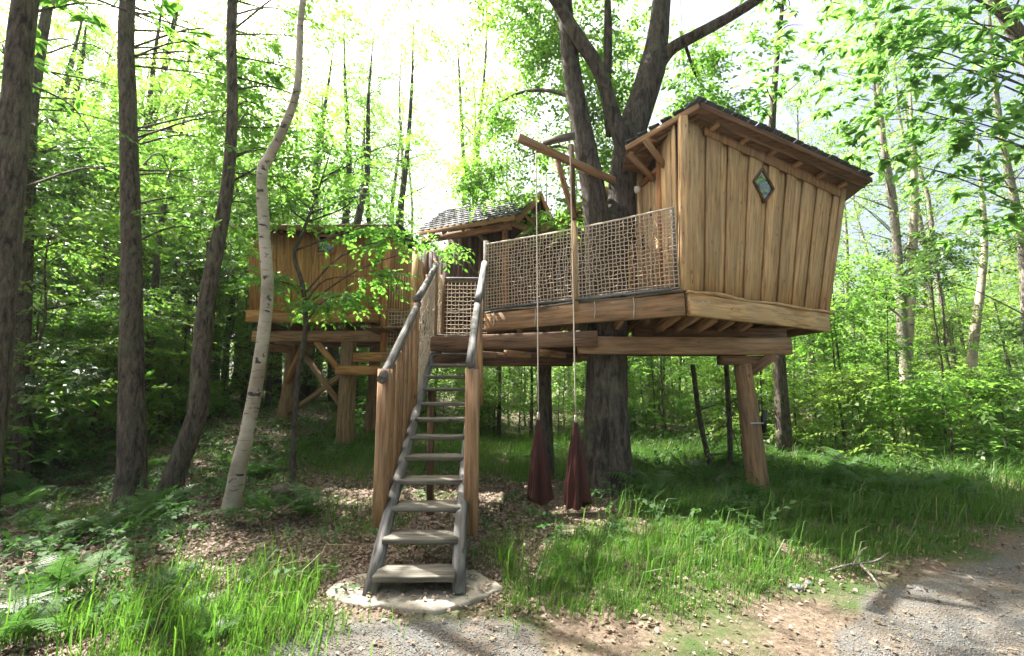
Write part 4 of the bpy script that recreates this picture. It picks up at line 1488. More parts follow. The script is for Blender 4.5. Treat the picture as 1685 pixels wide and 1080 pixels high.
# ------------------------------------------------------------------ single trees in front
def front_tree(name, pts, radii, mat, label, cl, per, temps, leaf, seed, sides=18, rough=.05, limbs=True, flare=.4, flat=.55):
    o = Vector((pts[0][0], pts[0][1], GZ(pts[0][0], pts[0][1])))
    t = thing(name, o, label, 'tree')
    specs = [dict(pts=pts, radii=radii, sides=sides, rough=rough, per=5, seed=seed, flare=flare)]
    rs = np.random.default_rng(seed)
    P = np.array(pts)
    cen, rad = [], []
    for (x, y, z, r) in cl:
        if in_gap(np.array([(x, y, z)]), rs, 0)[0]:
            continue                          # no bough where the light falls through
        cen.append((x - o.x, y - o.y, z - o.z))
        rad.append(r)
        if limbs:
            hd = math.hypot(x - np.interp(z, P[:, 2], P[:, 0]), y - np.interp(z, P[:, 2], P[:, 1]))
            zb = min(max(z - .5 * hd * rs.uniform(.5, 1.3), P[1, 2]), P[-1, 2] * .98)
            b = np.array([np.interp(zb, P[:, 2], P[:, 0]), np.interp(zb, P[:, 2], P[:, 1]), zb])
            tip = np.array([x, y, z])
            mid = (b + tip) / 2 + rs.normal(0, .12, 3) + np.array([0, 0, .12 * hd])
            specs.append(dict(pts=[b, mid, tip], radii=[.018, .012, .004], sides=6, per=4))
    put('trunk', tubes_mesh('trunk', specs, [mat], o), t, Matrix.Translation(o))
    if cen:
        put('crown', crown_mesh('crown', cen, rad, per, temps, leaf, seed + 3, flat, origin=o), t, Matrix.Translation(o), 'stuff')
    return t


def high_crown(x, y, z0, z1, R, n, seed):
    rs = np.random.default_rng(seed)
    out = []
    for k in range(n):
        a, q = rs.uniform(0, 6.28), R * rs.uniform(.2, 1) ** .7
        out.append((x + q * math.cos(a), y + q * math.sin(a), rs.uniform(z0, z1), rs.uniform(.45, .85)))
    return out


def veil(x0, x1, y0, y1, z0, z1, n, seed):
    rs = np.random.default_rng(seed)
    return [(rs.uniform(x0, x1), rs.uniform(y0, y1), rs.uniform(z0, z1), rs.uniform(.4, .75)) for _ in range(n)]


front_tree('chestnut_tree', [(-5.53, 4.6, -.1), (-5.53, 4.6, .8), (-5.56, 4.6, 1.61), (-5.65, 4.6, 2.67), (-5.78, 4.6, 4.33), (-5.95, 4.6, 6.32), (-6.1, 4.7, 9), (-6.3, 4.8, 13)], [.18, .15, .142, .138, .13, .112, .09, .03], M_BARK,
           'thick grey brown trunk standing at the far left picture edge', high_crown(-6.2, 4.8, 7.6, 13, 3.2, 8, 1) + veil(-8.2, -5.2, 5.8, 7.5, 4.0, 8.2, 16, 61) + [(-5.1, 5.4, 5.6, .5), (-4.9, 5.8, 6.3, .6), (-5.2, 5.0, 6.6, .5)], 13, T_CHEST, M_LEAF_B, 101)
front_tree('chestnut_tree', [(-7.79, 7, .0), (-7.8, 7, .46), (-8.04, 7, 2.0), (-8.44, 7, 5.17), (-8.62, 7, 7.28), (-8.8, 7.2, 12)], [.14, .125, .115, .10, .09, .03], M_BARK,
           'grey trunk partly hidden behind the thick trunk at the far left edge', high_crown(-8.7, 7.2, 7, 12, 2.8, 5, 2) + veil(-9.8, -7, 7.2, 9, 3.0, 9.4, 26, 64) + [(-7.6, 7.4, 4.6, .7), (-8.2, 6.4, 5.4, .7), (-7.4, 7.0, 6.2, .8)], 22, T_BEECH, M_LEAF_A, 102)
front_tree('chestnut_tree', [(-5.45, 6.4, -.1), (-5.47, 6.4, .15), (-5.51, 6.4, .56), (-5.7, 6.4, 1.97), (-5.94, 6.4, 3.86), (-6.24, 6.4, 5.92), (-6.54, 6.4, 8.16), (-6.7, 6.5, 12)], [.215, .185, .17, .15, .13, .118, .105, .03], M_BARK,
           'straight grey trunk second from the left, between the edge trunk and the bent one', high_crown(-6.5, 6.6, 7.4, 13, 3.2, 8, 3) + veil(-7.5, -4.8, 6.9, 8.6, 4.4, 9.4, 30, 62) + [(-6.3, 6.9, 4.4, .6), (-5.5, 7.0, 5.2, .7), (-5.9, 6.0, 6.0, .6), (-5.0, 6.8, 4.2, .5)], 20, T_BEECH, M_LEAF_A, 103)
front_tree('chestnut_tree', [(-5.03, 6.5, -.1), (-5.0, 6.5, .1), (-4.92, 6.5, .46), (-4.71, 6.5, 1.25), (-4.74, 6.5, 2.16), (-4.72, 6.5, 3.21), (-4.6, 6.5, 4.71), (-4.64, 6.5, 6.2), (-4.83, 6.5, 8.27), (-4.9, 6.6, 12)], [.18, .16, .14, .128, .12, .112, .092, .08, .075, .02], M_BARK,
           'curving grey trunk that bends rightward above its leaning base, left of the birch', high_crown(-4.8, 6.8, 7.6, 12.5, 2.8, 7, 4) + veil(-5.8, -3.2, 7.0, 8.6, 5.2, 9.4, 28, 63) + [(-4.2, 7.0, 5.6, .55), (-4.0, 7.2, 6.4, .6), (-5.1, 7.2, 5.8, .6), (-4.1, 7.3, 4.7, .45)], 20, T_BEECH, M_LEAF_A, 104)
front_tree('birch_tree', [(-3.72, 5.92, -.1), (-3.70, 5.9, .05), (-3.65, 5.9, .57), (-3.57, 5.9, 1.04), (-3.48, 5.9, 2.03), (-3.46, 5.9, 2.97), (-3.58, 5.9, 3.87), (-3.68, 5.9, 4.75), (-3.60, 5.9, 5.0), (-3.43, 5.9, 5.43), (-3.26, 5.9, 6.18), (-3.28, 5.9, 7.65), (-3.1, 6, 10), (-2.8, 6, 12.5)], [.118, .105, .096, .09, .086, .08, .074, .072, .068, .062, .055, .05, .035, .01], M_BIRCH,
           'slender pale birch with black marks and a crooked bend in its trunk', high_crown(-3.0, 6.2, 8.6, 12.5, 1.8, 6, 5) + [(-2.6, 6.5, 7.9, .4), (-2.0, 6.5, 8.1, .38), (-1.6, 6.6, 8.4, .35), (-3.0, 6.4, 8.2, .45), (-2.3, 6.7, 8.6, .5), (-1.3, 6.7, 8.6, .3)], 22, T_BIRCH, M_LEAF_A, 105, 16, .05)
front_tree('sapling', [(-3.46, 7, -.1), (-3.47, 7, .3), (-3.49, 7, 1.03), (-3.49, 7, 1.81), (-3.42, 7, 2.61), (-3.52, 7, 3.33), (-3.70, 7, 3.86), (-3.57, 7, 4.29), (-3.4, 7.05, 5.0), (-3.2, 7.1, 6.0)], [.05, .046, .043, .042, .04, .038, .032, .028, .02, .006], M_BARK_T,
           'thin grey sapling with leafy arms spreading in front of the left cabin',
           [(-2.5, 7.0, 4.35, .42), (-2.0, 7.0, 4.2, .42), (-1.55, 7.0, 3.98, .40), (-3.0, 7.0, 4.75, .5), (-2.5, 7.1, 5.0, .5), (-1.9, 7.1, 4.65, .4), (-3.4, 7.0, 5.1, .5), (-2.9, 6.9, 5.5, .55), (-3.9, 6.9, 4.6, .4), (-4.2, 7.1, 5.2, .5), (-2.4, 7.0, 3.5, .28), (-2.75, 6.9, 3.15, .25), (-3.15, 6.9, 3.0, .22), (-4.0, 6.9, 3.4, .25), (-1.3, 7.0, 4.05, .3), (-2.2, 6.9, 5.6, .5), (-1.75, 7.2, 5.2, .4), (-3.6, 7.2, 6.0, .6), (-3.0, 7.3, 6.4, .6), (-2.7, 7.0, 4.9, .5), (-2.1, 7.0, 4.9, .5), (-1.7, 6.9, 4.35, .4), (-3.2, 7.0, 4.4, .35), (-2.6, 6.9, 5.6, .6), (-2.0, 7.0, 5.9, .6)], 21, T_BEECH6, M_LEAF_B, 106, 8, .05, True, .1, .35)

# thin trunks by the right post
for k, (pts, rr, lab) in enumerate([
    ([(3.53, 7.6, -.1), (3.38, 7.6, .47), (3.27, 7.6, 1.19), (3.21, 7.6, 2.04)], [.05, .045, .042, .04], 'thin leaning dark stem between the oak and the right post, the left of two'),
    ([(3.74, 7.6, -.1), (3.79, 7.6, .98), (3.81, 7.6, 2.1)], [.045, .042, .04], 'thin upright dark stem just left of the peeled right post'),
]):
    z = GZ(pts[0][0], pts[0][1])
    front_tree('thin_tree', pts, rr, M_BARK_T, lab, [(pts[0][0] + .15, 7.5, .5, .22), (pts[0][0] - .1, 7.7, .9, .25), (pts[0][0] + .2, 7.6, 1.4, .25)], 5, T_BEECH, M_LEAF_A, 120 + k, 9, .05, True, .2)

# right side: young chestnut behind the cabin roof and a limb reaching in from the right
ct = front_tree('chestnut_tree', [(6.2, 10, 0), (6.3, 10, 3), (6.5, 10, 6), (6.58, 10, 8.0), (6.88, 10, 10.06), (7.2, 10, 11.85), (7.4, 10, 13.5)], [.13, .12, .1, .085, .065, .045, .01], M_BARK_T,
                'slim dark tree rising behind the right end of the tall cabin roof',
                [(6.3, 9.4, 9.2, .55), (6.0, 9.6, 8.6, .45), (7.3, 9.6, 9.3, .5), (6.4, 9.8, 10.3, .5), (7.6, 9.9, 11.0, .6), (7.0, 9.6, 11.6, .6), (6.6, 9.8, 11.9, .5)], 10, T_CHEST, M_LEAF_C, 131)
front_tree('chestnut_tree', [(11.2, 7.6, 0), (11.1, 7.6, 3), (10.8, 7.5, 5.5), (10.2, 7.4, 7.5), (9.4, 7.4, 9.5), (8.8, 7.4, 12)], [.22, .19, .16, .13, .09, .02], M_BARK,
           'chestnut leaning in from beyond the right picture edge, its limbs above the cabin',
           [(8.6, 7.6, 7.0, .55), (8.0, 7.8, 7.3, .5), (7.4, 7.8, 6.9, .45), (8.9, 7.2, 6.2, .5), (8.2, 7.4, 6.4, .45), (7.6, 7.6, 7.9, .5), (8.8, 7.4, 8.0, .6), (8.2, 7.4, 8.6, .6), (7.5, 7.2, 8.8, .55), (9.2, 7.0, 7.2, .55), (9.3, 7.0, 5.4, .5), (9.6, 7.4, 6.0, .5), (7.2, 7.9, 6.2, .35), (8.6, 7.8, 5.6, .4), (6.7, 7.8, 7.4, .35), (6.6, 7.6, 8.6, .45), (9.6, 7.2, 8.2, .6), (7.9, 7.2, 9.4, .6), (9.0, 7.2, 9.0, .6), (7.0, 7.3, 9.5, .55), (8.4, 7.0, 7.6, .5), (9.0, 7.6, 6.7, .5), (7.9, 7.6, 8.3, .5), (9.4, 7.6, 7.7, .6), (8.9, 7.0, 8.5, .5), (7.3, 7.6, 8.4, .4), (8.3, 7.9, 5.9, .4), (9.3, 7.6, 5.0, .5), (8.8, 7.9, 4.8, .4), (7.6, 8.0, 9.2, .5)] + high_crown(9.6, 7.4, 9.5, 12.5, 2.4, 10, 6), 10, T_CHEST, M_LEAF_C, 132)

# ------------------------------------------------------------------ the wood behind
P_TALL = [tree_proto(200 + k, 15 + k % 3 * 1.5, .17 + .02 * (k % 3), 3.2, 3.0, 42, 15, T_BEECH, M_LEAF_A, M_BARK_T, .3, (.6, 1.1), .5) for k in range(3)]
P_MID = [tree_proto(230 + k, 9 + k, .09 + .01 * k, 1.6, 2.2, 34, 13, T_BEECH, M_LEAF_A if k < 2 else M_LEAF_Y, M_BARK_T, .4, (.45, .9), .45) for k in range(3)]
P_PALE = [tree_proto(260 + k, 17 + 2 * k, .15, 4.5, 2.8, 44, 11, T_BEECH, M_LEAF_Y, M_BARK_P, .2, (.5, 1.1), .7) for k in range(3)]
P_SAP = [tree_proto(290 + k, 3.2 + .8 * k, .028, .35, 1.15, 22, 8, T_BEECH, (M_LEAF_A, M_LEAF_Y, M_LEAF_A, M_LEAF_D)[k], M_BARK_T, .5, (.25, .5), .4) for k in range(4)]
P_BUSH = [tree_proto(320 + k, 1.3 + .3 * k, .018, .1, .85, 16, 7, T_BEECH if k else T_CHEST_S, (M_LEAF_B, M_LEAF_A, M_LEAF_Y)[k], M_BARK_T, .5, (.2, .4), .5) for k in range(3)]

placed = []


def free(x, y, dmin):
    # keep the house, its clearing, the path and the lawn open
    if -7.0 < x < 7.3 and y < 9.6:
        return False
    if -7.6 < x < 3.0 and y < 13.2:
        return False
    if 2.9 < x < 6.6 and y < 10.4:
        return False
    if x > 0 and verge(x, y) < 1.2:
        return False
    if x <= -7 and y < 4.5:
        return False
    return all((x - a) ** 2 + (y - b) ** 2 > dmin * dmin for a, b in placed)


def scatter(n, y0, y1, ulo, uhi, dmin, rs, ypow=1.0, crown=None):
    """u = x / y, spread evenly over the view"""
    out, tries = [], 0
    while len(out) < n and tries < n * 60:
        tries += 1
        y = y0 + (y1 - y0) * rs.uniform(0, 1) ** ypow
        u = rs.uniform(ulo, uhi)
        x = u * y
        if free(x, y, dmin) and not (crown and shades_gap(x, y, *crown)):
            placed.append((x, y))
            out.append((x, y))
    return out


rs = np.random.default_rng(5)
LEFT_G = ('tall leafy tree in the dense green wood left of the house', 'trees in the wood on the left')
for (x, y) in scatter(20, 7.5, 20, -1.45, -.34, 1.3, rs, crown=(15, 1.3, 3.5)) + scatter(44, 14, 30, -1.35, -.27, 1.3, rs, crown=(15, 1.0, 3.5)):
    plant_tree('forest_tree', P_TALL[rs.integers(3)], x, y, rs.uniform(0, 6.28), rs.uniform(.75, 1.1), LEFT_G[0], 'tree', LEFT_G[1])
for (x, y) in scatter(34, 6.8, 20, -1.45, -.36, 1.1, rs, crown=(7.5, 1.0, 1.5)):
    plant_tree('understory_tree', P_MID[rs.integers(3)], x, y, rs.uniform(0, 6.28), rs.uniform(.6, 1.0), 'slim leafy understorey tree in the shade left of the house', 'tree', 'understorey trees on the left')
for (x, y) in scatter(19, 16, 34, -.42, .34, 1.5, rs, crown=(17, 1.2, 6)):
    plant_tree('pale_tree', P_PALE[rs.integers(3)], x, y, rs.uniform(0, 6.28), rs.uniform(.75, 1.0), 'thin pale yellow green tree against the sky behind the house', 'tree', 'pale trees behind the house')
for (x, y) in scatter(24, 13.5, 26, -.40, .45, 1.1, rs):
    plant_tree('understory_tree', P_MID[rs.integers(3)], x, y, rs.uniform(0, 6.28), rs.uniform(.45, .75), 'small leafy tree seen under and behind the raised deck', 'tree', 'small trees behind the deck')
for (x, y) in scatter(20, 10, 30, .62, 1.4, 1.8, rs):
    plant_tree('pale_tree', P_PALE[rs.integers(3)], x, y, rs.uniform(0, 6.28), rs.uniform(.6, .95), 'pale trunked tree with thin bright foliage in the sunny wood on the right', 'tree', 'pale trees in the wood on the right')
for (x, y) in scatter(20, 12, 28, .5, 1.4, 1.4, rs):
    plant_tree('understory_tree', P_MID[rs.integers(3)], x, y, rs.uniform(0, 6.28), rs.uniform(.5, .85), 'young bright green tree in the sunny wood on the right', 'tree', 'young trees on the right')
front_tree('bare_tree', [(-2.4, 20, .9), (-2.4, 20, 6), (-2.35, 20, 11), (-2.5, 20, 14), (-2.75, 20, 18), (-2.9, 20, 20)], [.17, .15, .13, .1, .06, .02], M_BARK_P,
           'nearly bare tree with steep forked branches against the white sky behind the porch roof', [(-4.2, 20, 13.5, .5), (-3.6, 20, 15.5, .5), (-1.2, 20, 15, .5), (-1.4, 20, 12.5, .6), (-3.9, 20, 17.5, .5), (-1.9, 20, 17.5, .5), (-.6, 20, 11, .6), (-3.5, 20, 11, .5)], 9, T_BEECH, M_LEAF_Y, 151)
# two pale trunks one can pick out on the right
front_tree('birch_tree', [(10.8, 12, -.1), (10.82, 12, .29), (11.05, 12, 2.29), (11.46, 12, 4.38), (12.02, 12, 7.72), (12.3, 12, 11)], [.17, .155, .14, .12, .09, .02], M_BIRCH,
           'tall white birch trunk standing right of the cabin', [(11.4, 11.6, 6.6, .6), (12.4, 12.2, 7.4, .7), (11.6, 12.4, 8.4, .8), (12.6, 11.8, 9.0, .8), (11.9, 12, 10, .8)], 12, T_BIRCH, M_LEAF_Y, 141)
front_tree('birch_tree', [(13.6, 13, -.1), (13.72, 13, .53), (13.9, 13, 2), (14.26, 13, 3.46), (14.7, 13, 5), (15.03, 13, 6.59), (15.3, 13, 10)], [.14, .13, .12, .11, .09, .08, .02], M_BIRCH,
           'bent white birch trunk near the right picture edge', [(14.2, 12.8, 5.6, .6), (15.2, 13.2, 6.6, .7), (14.9, 12.8, 8, .8), (15.6, 13, 9, .8)], 12, T_BIRCH, M_LEAF_Y, 142)
# the wood goes on behind the viewpoint and past both sides
for (x, y) in ((-3.5, -10), (1, -9), (5, -7.5), (9, -5), (10, -10), (-10, -9), (13, -1), (14, 3.0), (-7, -13), (1, -14), (15, 5.2), (18, 8), (18, 3), (21, 6), (16, 7.2)):
    plant_tree('forest_tree', P_TALL[rs.integers(3)], x, y, rs.uniform(0, 6.28), rs.uniform(.8, 1.05), 'tall leafy tree of the wood on the far side of the gravel path', 'tree', 'trees behind the viewpoint')
# undergrowth
for (lo, hi, n, y0, y1, lab, g) in ((-1.5, -.55, 60, 6.8, 15, 'leafy sapling in the dark undergrowth left of the house', 'saplings on the left'),
                                    (-.5, .42, 42, 12.5, 21, 'leafy sapling in the bright undergrowth seen beneath the deck', 'saplings beneath the deck line'),
                                    (.42, 1.4, 46, 10, 20, 'sunlit sapling in the bright undergrowth right of the cabin', 'saplings on the right')):
    for (x, y) in scatter(n, y0, y1, lo, hi, .62, rs):
        plant_tree('sapling', P_SAP[rs.integers(4)], x, y, rs.uniform(0, 6.28), rs.uniform(.55, 1.15), lab, 'sapling', g)
for (lo, hi, n, y0, y1, lab, g) in ((-1.5, -.6, 40, 6.6, 13, 'low shrub on the shaded woodland floor at the left', 'shrubs on the left'),
                                    (-.4, .42, 24, 12.5, 18, 'low bright shrub beyond the grass beneath the deck', 'shrubs beneath the deck line'),
                                    (.45, 1.4, 32, 8.8, 15, 'low sunlit shrub behind the grass bank at the right', 'shrubs on the right')):
    for (x, y) in scatter(n, y0, y1, lo, hi, .45, rs):
        plant_tree('shrub', P_BUSH[rs.integers(3)], x, y, rs.uniform(0, 6.28), rs.uniform(.6, 1.2), lab, 'shrub', g)


def far_wood():
    rs = np.random.default_rng(9)
    n = 9000
    th = rs.uniform(-1.15, 1.15, n)
    R = rs.uniform(32, 62, n)
    x, y = R * np.sin(th), R * np.cos(th)
    u = x / y
    top = np.interp(u, [-2, -.6, -.3, 0, .35, .6, 1.0, 2], [22, 20, 13, 8.5, 9, 11, 13, 16]) * (.75 + .25 * np.sin(th * 23) * np.sin(th * 57 + 1)) * R / 45
    z = rs.uniform(0, 1, n) ** .8 * top + ground_z(x, y)
    P = np.stack([x, y, z], 1)
    V, F = leaf_cloud(P, rs.uniform(0, 6.28, n), rs.normal(-.1, .4, n), rs.normal(0, .5, n), rs.uniform(1.0, 1.9, n), T_FAR, 3)
    o = put('far_woods', arr_mesh('far_woods', V, F, [M_FAR]), None, None, 'stuff')


far_wood()


# ------------------------------------------------------------------ ground cover
def grass_mesh(name, X, Y, Hh, seed, width=.006, lean=.5, wind=(.25, -.1)):
    rs = np.random.default_rng(seed)
    n = len(X)
    Z = ground_z(X, Y) - .01
    a = rs.uniform(0, 2 * np.pi, n)
    dx, dy = np.cos(a), np.sin(a)
    wv = width * rs.uniform(.6, 1.4, n)
    ln = rs.uniform(.1, 1, n) * lean
    b = rs.uniform(0, 2 * np.pi, n)
    lx, ly = np.cos(b) * ln + wind[0], np.sin(b) * ln + wind[1]
    base = np.stack([X, Y, Z], 1)
    side = np.stack([dx * wv, dy * wv, 0 * wv], 1)
    mid = base + np.stack([lx * Hh * .28, ly * Hh * .28, Hh * .62], 1)
    tip = base + np.stack([lx * Hh * .95, ly * Hh * .95, Hh * (1.0 - .35 * np.hypot(lx, ly))], 1)
    V = np.stack([base - side, base + side, mid + side * .75, mid - side * .75, tip + side * .12, tip - side * .12], 1).reshape(-1, 3)
    k = np.arange(n)[:, None] * 6
    F = np.concatenate([k + np.array([0, 1, 2, 3]), k + np.array([3, 2, 4, 5])], 0)
    return arr_mesh(name, V, F, [M_GRASS])


def grass_density(x, y):
    v = verge(x, y)
    right = sstep(.0, .35, v) * sstep(-.15, .35, x + .25 * n2(x, y, 1.5) - np.interp(y, [3, 4.2, 5.2, 6.3, 7.2], [-.3, .15, 1.1, 1.95, 1.6]))
    back = sstep(7.4, 8.4, y + .5 * n2(x, y, .9)) * sstep(-4.9, -4.2, x)
    leftp = np.exp(-(((x + 1.95) / .55) ** 2 + ((y - 3.35) / .6) ** 2) * 1.3) * 1.3
    bits = .22 * (n2(x, y, 1.2) > .25) * sstep(.1, .5, v) * (x < -1.2)
    stairs_r = .7 * np.exp(-(((x + .12) / .22) ** 2 + ((y - 4.1) / .5) ** 2))
    return np.clip(np.maximum.reduce([right, back * .9, leftp, bits, stairs_r]), 0, 1)


def scatter_grass():
    rs = np.random.default_rng(21)
    n = 620000
    # uniform in picture-like density: more blades close by
    y = 2.7 + (15 - 2.7) * rs.uniform(0, 1, n) ** 1.7
    x = rs.uniform(-1.35, 1.35, n) * y
    d = grass_density(x, y)
    clump = np.clip(.6 + .35 * n2(x, y, 4.0) + .4 * n2(x + 3, y, 9.0), 0, 1.3) * np.where((x > .2) & (y < 4.6), sstep(-.1, .5, verge(x, y)) * 1.0 + .25, 1)
    keep = rs.uniform(0, 1, n) < d * clump * np.interp(y, [2.7, 6, 15], [.75, .6, .5])
    # no blades where trunks, posts and slab stand
    keep &= ~((np.abs(x + .8) < .72) & (np.abs(y - 3.72) < .36))
    keep &= np.hypot(x - 1.42, y - 6.55) > .42
    x, y = x[keep], y[keep]
    if len(x) > 190000:
        x, y = x[:190000], y[:190000]
    Hh = rs.uniform(.08, .24, len(x)) * np.where((x > .1) & (y < 5.2), .62, 1.0) * (1 + .5 * n2(x, y, 2.2)) * np.where(x > .2, 1.15, 1.0) * np.where(verge(x, y) < .6, .7, 1.0)
    wd = np.interp(y, [3, 8, 15], [.0032, .005, .009])
    me = grass_mesh('grass', x, y, np.clip(Hh, .05, .5), 22, wd)
    put('grass', me, None, None, 'stuff')
    k = rs.uniform(0, 1, len(x)) < np.where(x > .3, np.where(y < 5.0, .012, .10), .05)
    x, y = x[k] + rs.normal(0, .03, k.sum()), y[k] + rs.normal(0, .03, k.sum())
    me = grass_mesh('tall_grass', x, y, rs.uniform(.25, .55, len(x)), 23, .0045, .9, (.35, -.15))
    put('tall_grass', me, None, None, 'stuff')


scatter_grass()


def litter():
    rs = np.random.default_rng(31)
    n = 120000
    y = 2.75 + (13 - 2.75) * rs.uniform(0, 1, n) ** 1.8
    x = rs.uniform(-1.4, 1.2, n) * y
    v = verge(x, y)
    d = sstep(-.1, .3, v) * (1 - .75 * np.clip(grass_density(x, y), 0, 1)) * np.where(x > 3, .25, 1) * (1 - .6 * dirt_zone(x, y)) + .025
    keep = rs.uniform(0, 1, n) < d * .8
    x, y = x[keep], y[keep]
    n = len(x)
    on = ((x + .78) / .6) ** 2 + ((y - 3.7) / .3) ** 2 < 1
    keep = ~on | (rs.uniform(0, 1, n) < .33)
    x, y, on = x[keep], y[keep], on[keep]
    n = len(x)
    P = np.stack([x, y, ground_z(x, y) + np.where(on, .045, 0) + rs.uniform(.004, .022, n)], 1)
    T = []
    for s in range(4):
        q = leaf_verts(False, .045, .028, rs, .3)
        T.append((q - [.025, 0, 0], np.array([[0, 1, 2, 3]])))
    V, F = leaf_cloud(P, rs.uniform(0, 6.28, n), rs.normal(0, .35, n), rs.normal(0, .4, n), rs.uniform(.6, 1.3, n) * np.interp(y, [3, 8], [.85, 1.5]), T, 32)
    put('leaf_litter', arr_mesh('leaf_litter', V, F, [M_LITTER]), None, None, 'stuff')


litter()


def gravel():
    rs = np.random.default_rng(41)
    n = 70000
    y = 2.7 + (7.5 - 2.7) * rs.uniform(0, 1, n) ** 1.9
    x = rs.uniform(-.8, 1.35, n) * y
    v = verge(x, y)
    keep = rs.uniform(0, 1, n) < sstep(.3, -.35, v) * np.interp(n2(x, y, 1.1), [-1, .3, 1], [1, .8, .3]) * (1 - .8 * dirt_zone(x, y))
    keep &= ~((np.abs(x + .8) < .7) & (np.abs(y - 3.72) < .36))
    x, y = x[keep][:26000], y[keep][:26000]
    n = len(x)
    ov = np.array([[1, 0, 0], [0, 1, 0], [-1, 0, 0], [0, -1, 0], [0, 0, .7], [0, 0, -.7]], float)
    of = np.array([[0, 1, 4], [1, 2, 4], [2, 3, 4], [3, 0, 4], [1, 0, 5], [2, 1, 5], [3, 2, 5], [0, 3, 5]])
    r = rs.uniform(.003, .009, n) * np.interp(y, [2.7, 7], [.85, 1.2])
    jit = rs.uniform(.6, 1.3, (n, 6, 1))
    a = rs.uniform(0, 6.28, n)
    R = rotm(a, rs.normal(0, .4, n), rs.normal(0, .4, n))
    V = np.einsum('nij,nvj->nvi', R, ov[None] * jit) * r[:, None, None] + np.stack([x, y, ground_z(x, y) + r * .35], 1)[:, None]
    F = (of[None] + (np.arange(n) * 6)[:, None, None]).reshape(-1, 3)
    put('gravel', arr_mesh('gravel', V.reshape(-1, 3), F, [M_PEBBLE]), None, None, 'stuff')


gravel()


def ground_cover():
    rs = np.random.default_rng(51)
    n = 30000
    y = 3.2 + (14 - 3.2) * rs.uniform(0, 1, n) ** 1.5
    x = rs.uniform(-1.4, 1.25, n) * y
    v = verge(x, y)
    d = np.where(x < -3.2, (.5 + .5 * n2(x, y, 1.4)) * np.interp(y, [3, 4.6, 6, 8], [.25, .35, .7, 1]), 0) * sstep(.2, 1.0, v)
    d = np.maximum(d, (x > 1.0) * sstep(.2, 1.4, v) * np.clip(.4 + .6 * n2(x, y, 1.7), 0, 1) * np.interp(y - .35 * np.clip(x - 1, 0, 3), [4.2, 5.6], [.10, 1]))
    d = np.maximum(d, .12 * sstep(.3, 1.0, v) * (n2(x, y, 2.0) > .3))
    keep = rs.uniform(0, 1, n) < d * .75
    x, y = x[keep], y[keep]
    n = len(x)
    P = np.stack([x, y, ground_z(x, y) + rs.uniform(.03, .20, n)], 1)
    T = [spray_template(7, .22, .07, .042, 90 + k, False, False, True) for k in range(4)]
    V, F = leaf_cloud(P, rs.uniform(0, 6.28, n), rs.normal(.15, .35, n), rs.normal(0, .35, n), rs.uniform(.7, 1.4, n), T, 52)
    put('ground_cover', arr_mesh('ground_cover', V, F, [M_COVER]), None, None, 'stuff')


ground_cover()


# ------------------------------------------------------------------ ferns
def frond_mesh(seed, L=.75, wd=.26):
    rs = np.random.default_rng(seed)
    V, F, c = [], [], 0
    bend = rs.uniform(-.25, .25)

    def rach(t):
        return np.array([t * L * .88, bend * t * t * L, L * (.85 * t - (.62 + .3 * abs(bend)) * t * t)])
    npn = 15
    for i in range(npn):
        t = .22 + .78 * i / (npn - 1)
        p = rach(t)
        tg = rach(min(1, t + .02)) - rach(t - .02)
        tg /= np.linalg.norm(tg)
        ln = wd * (1 - ((t - .22) / .8)) ** .75 + .015
        for sd in (-1, 1):
            d = np.array([.35, sd, 0])
            d = d / np.linalg.norm(d)
            d = d[0] * tg + np.array([0, d[1], 0])
            dr = np.array([0, 0, -.25 + rs.normal(0, .15)])
            ln = ln * rs.uniform(.82, 1.1)
            m = max(3, int(ln / .017))
            for k in range(m):
                s = (k + .5) / m
                q = p + d * ln * s + dr * ln * s * s
                pl = (ln * .13 * (1 - .8 * s) + .005) * rs.uniform(.75, 1.15)
                for s2 in (-1, 1):
                    e = tg * s2
                    w_ = d * ln / m * .52
                    V += [q - w_, q + e * pl * .6 + w_ * .2 - w_, q + e * pl + w_ * .8, q + w_]
                    F.append((c, c + 1, c + 2, c + 3))
                    c += 4
    r0, r1 = rach(0), rach(1)
    pts = [rach(t) for t in np.linspace(0, 1, 7)]
    V2, Q2, _ = tube_arrays(pts, [.006, .002], 4, 0, 1)
    F = np.array(F)
    return arr_mesh('frond', np.concatenate([np.array(V), V2]), np.concatenate([F, Q2 + len(V)]), [M_FERN])


FRONDS = [frond_mesh(1, .8, .22), frond_mesh(2, .65, .19), frond_mesh(3, .95, .25), frond_mesh(4, .75, .18), frond_mesh(5, .85, .24)]


def fern(x, y, n, s, label, group, seed):
    rs = np.random.default_rng(seed)
    M = Matrix.Translation((x, y, GZ(x, y)))
    t = tag(put('fern', None, None, M), label, 'fern', group)
    a0 = rs.uniform(0, 6.28)
    for k in range(n):
        R = Matrix.Rotation(a0 + k * 6.28 / n + rs.normal(0, .3), 4, 'Z') @ Matrix.Rotation(rs.normal(-.25, .2), 4, 'Y') @ Matrix.Rotation(rs.normal(0, .25), 4, 'X')
        ss = s * rs.uniform(.75, 1.2)
        put('frond', FRONDS[rs.integers(5)], t, M @ R @ Matrix.Diagonal((ss, ss, ss, 1)))


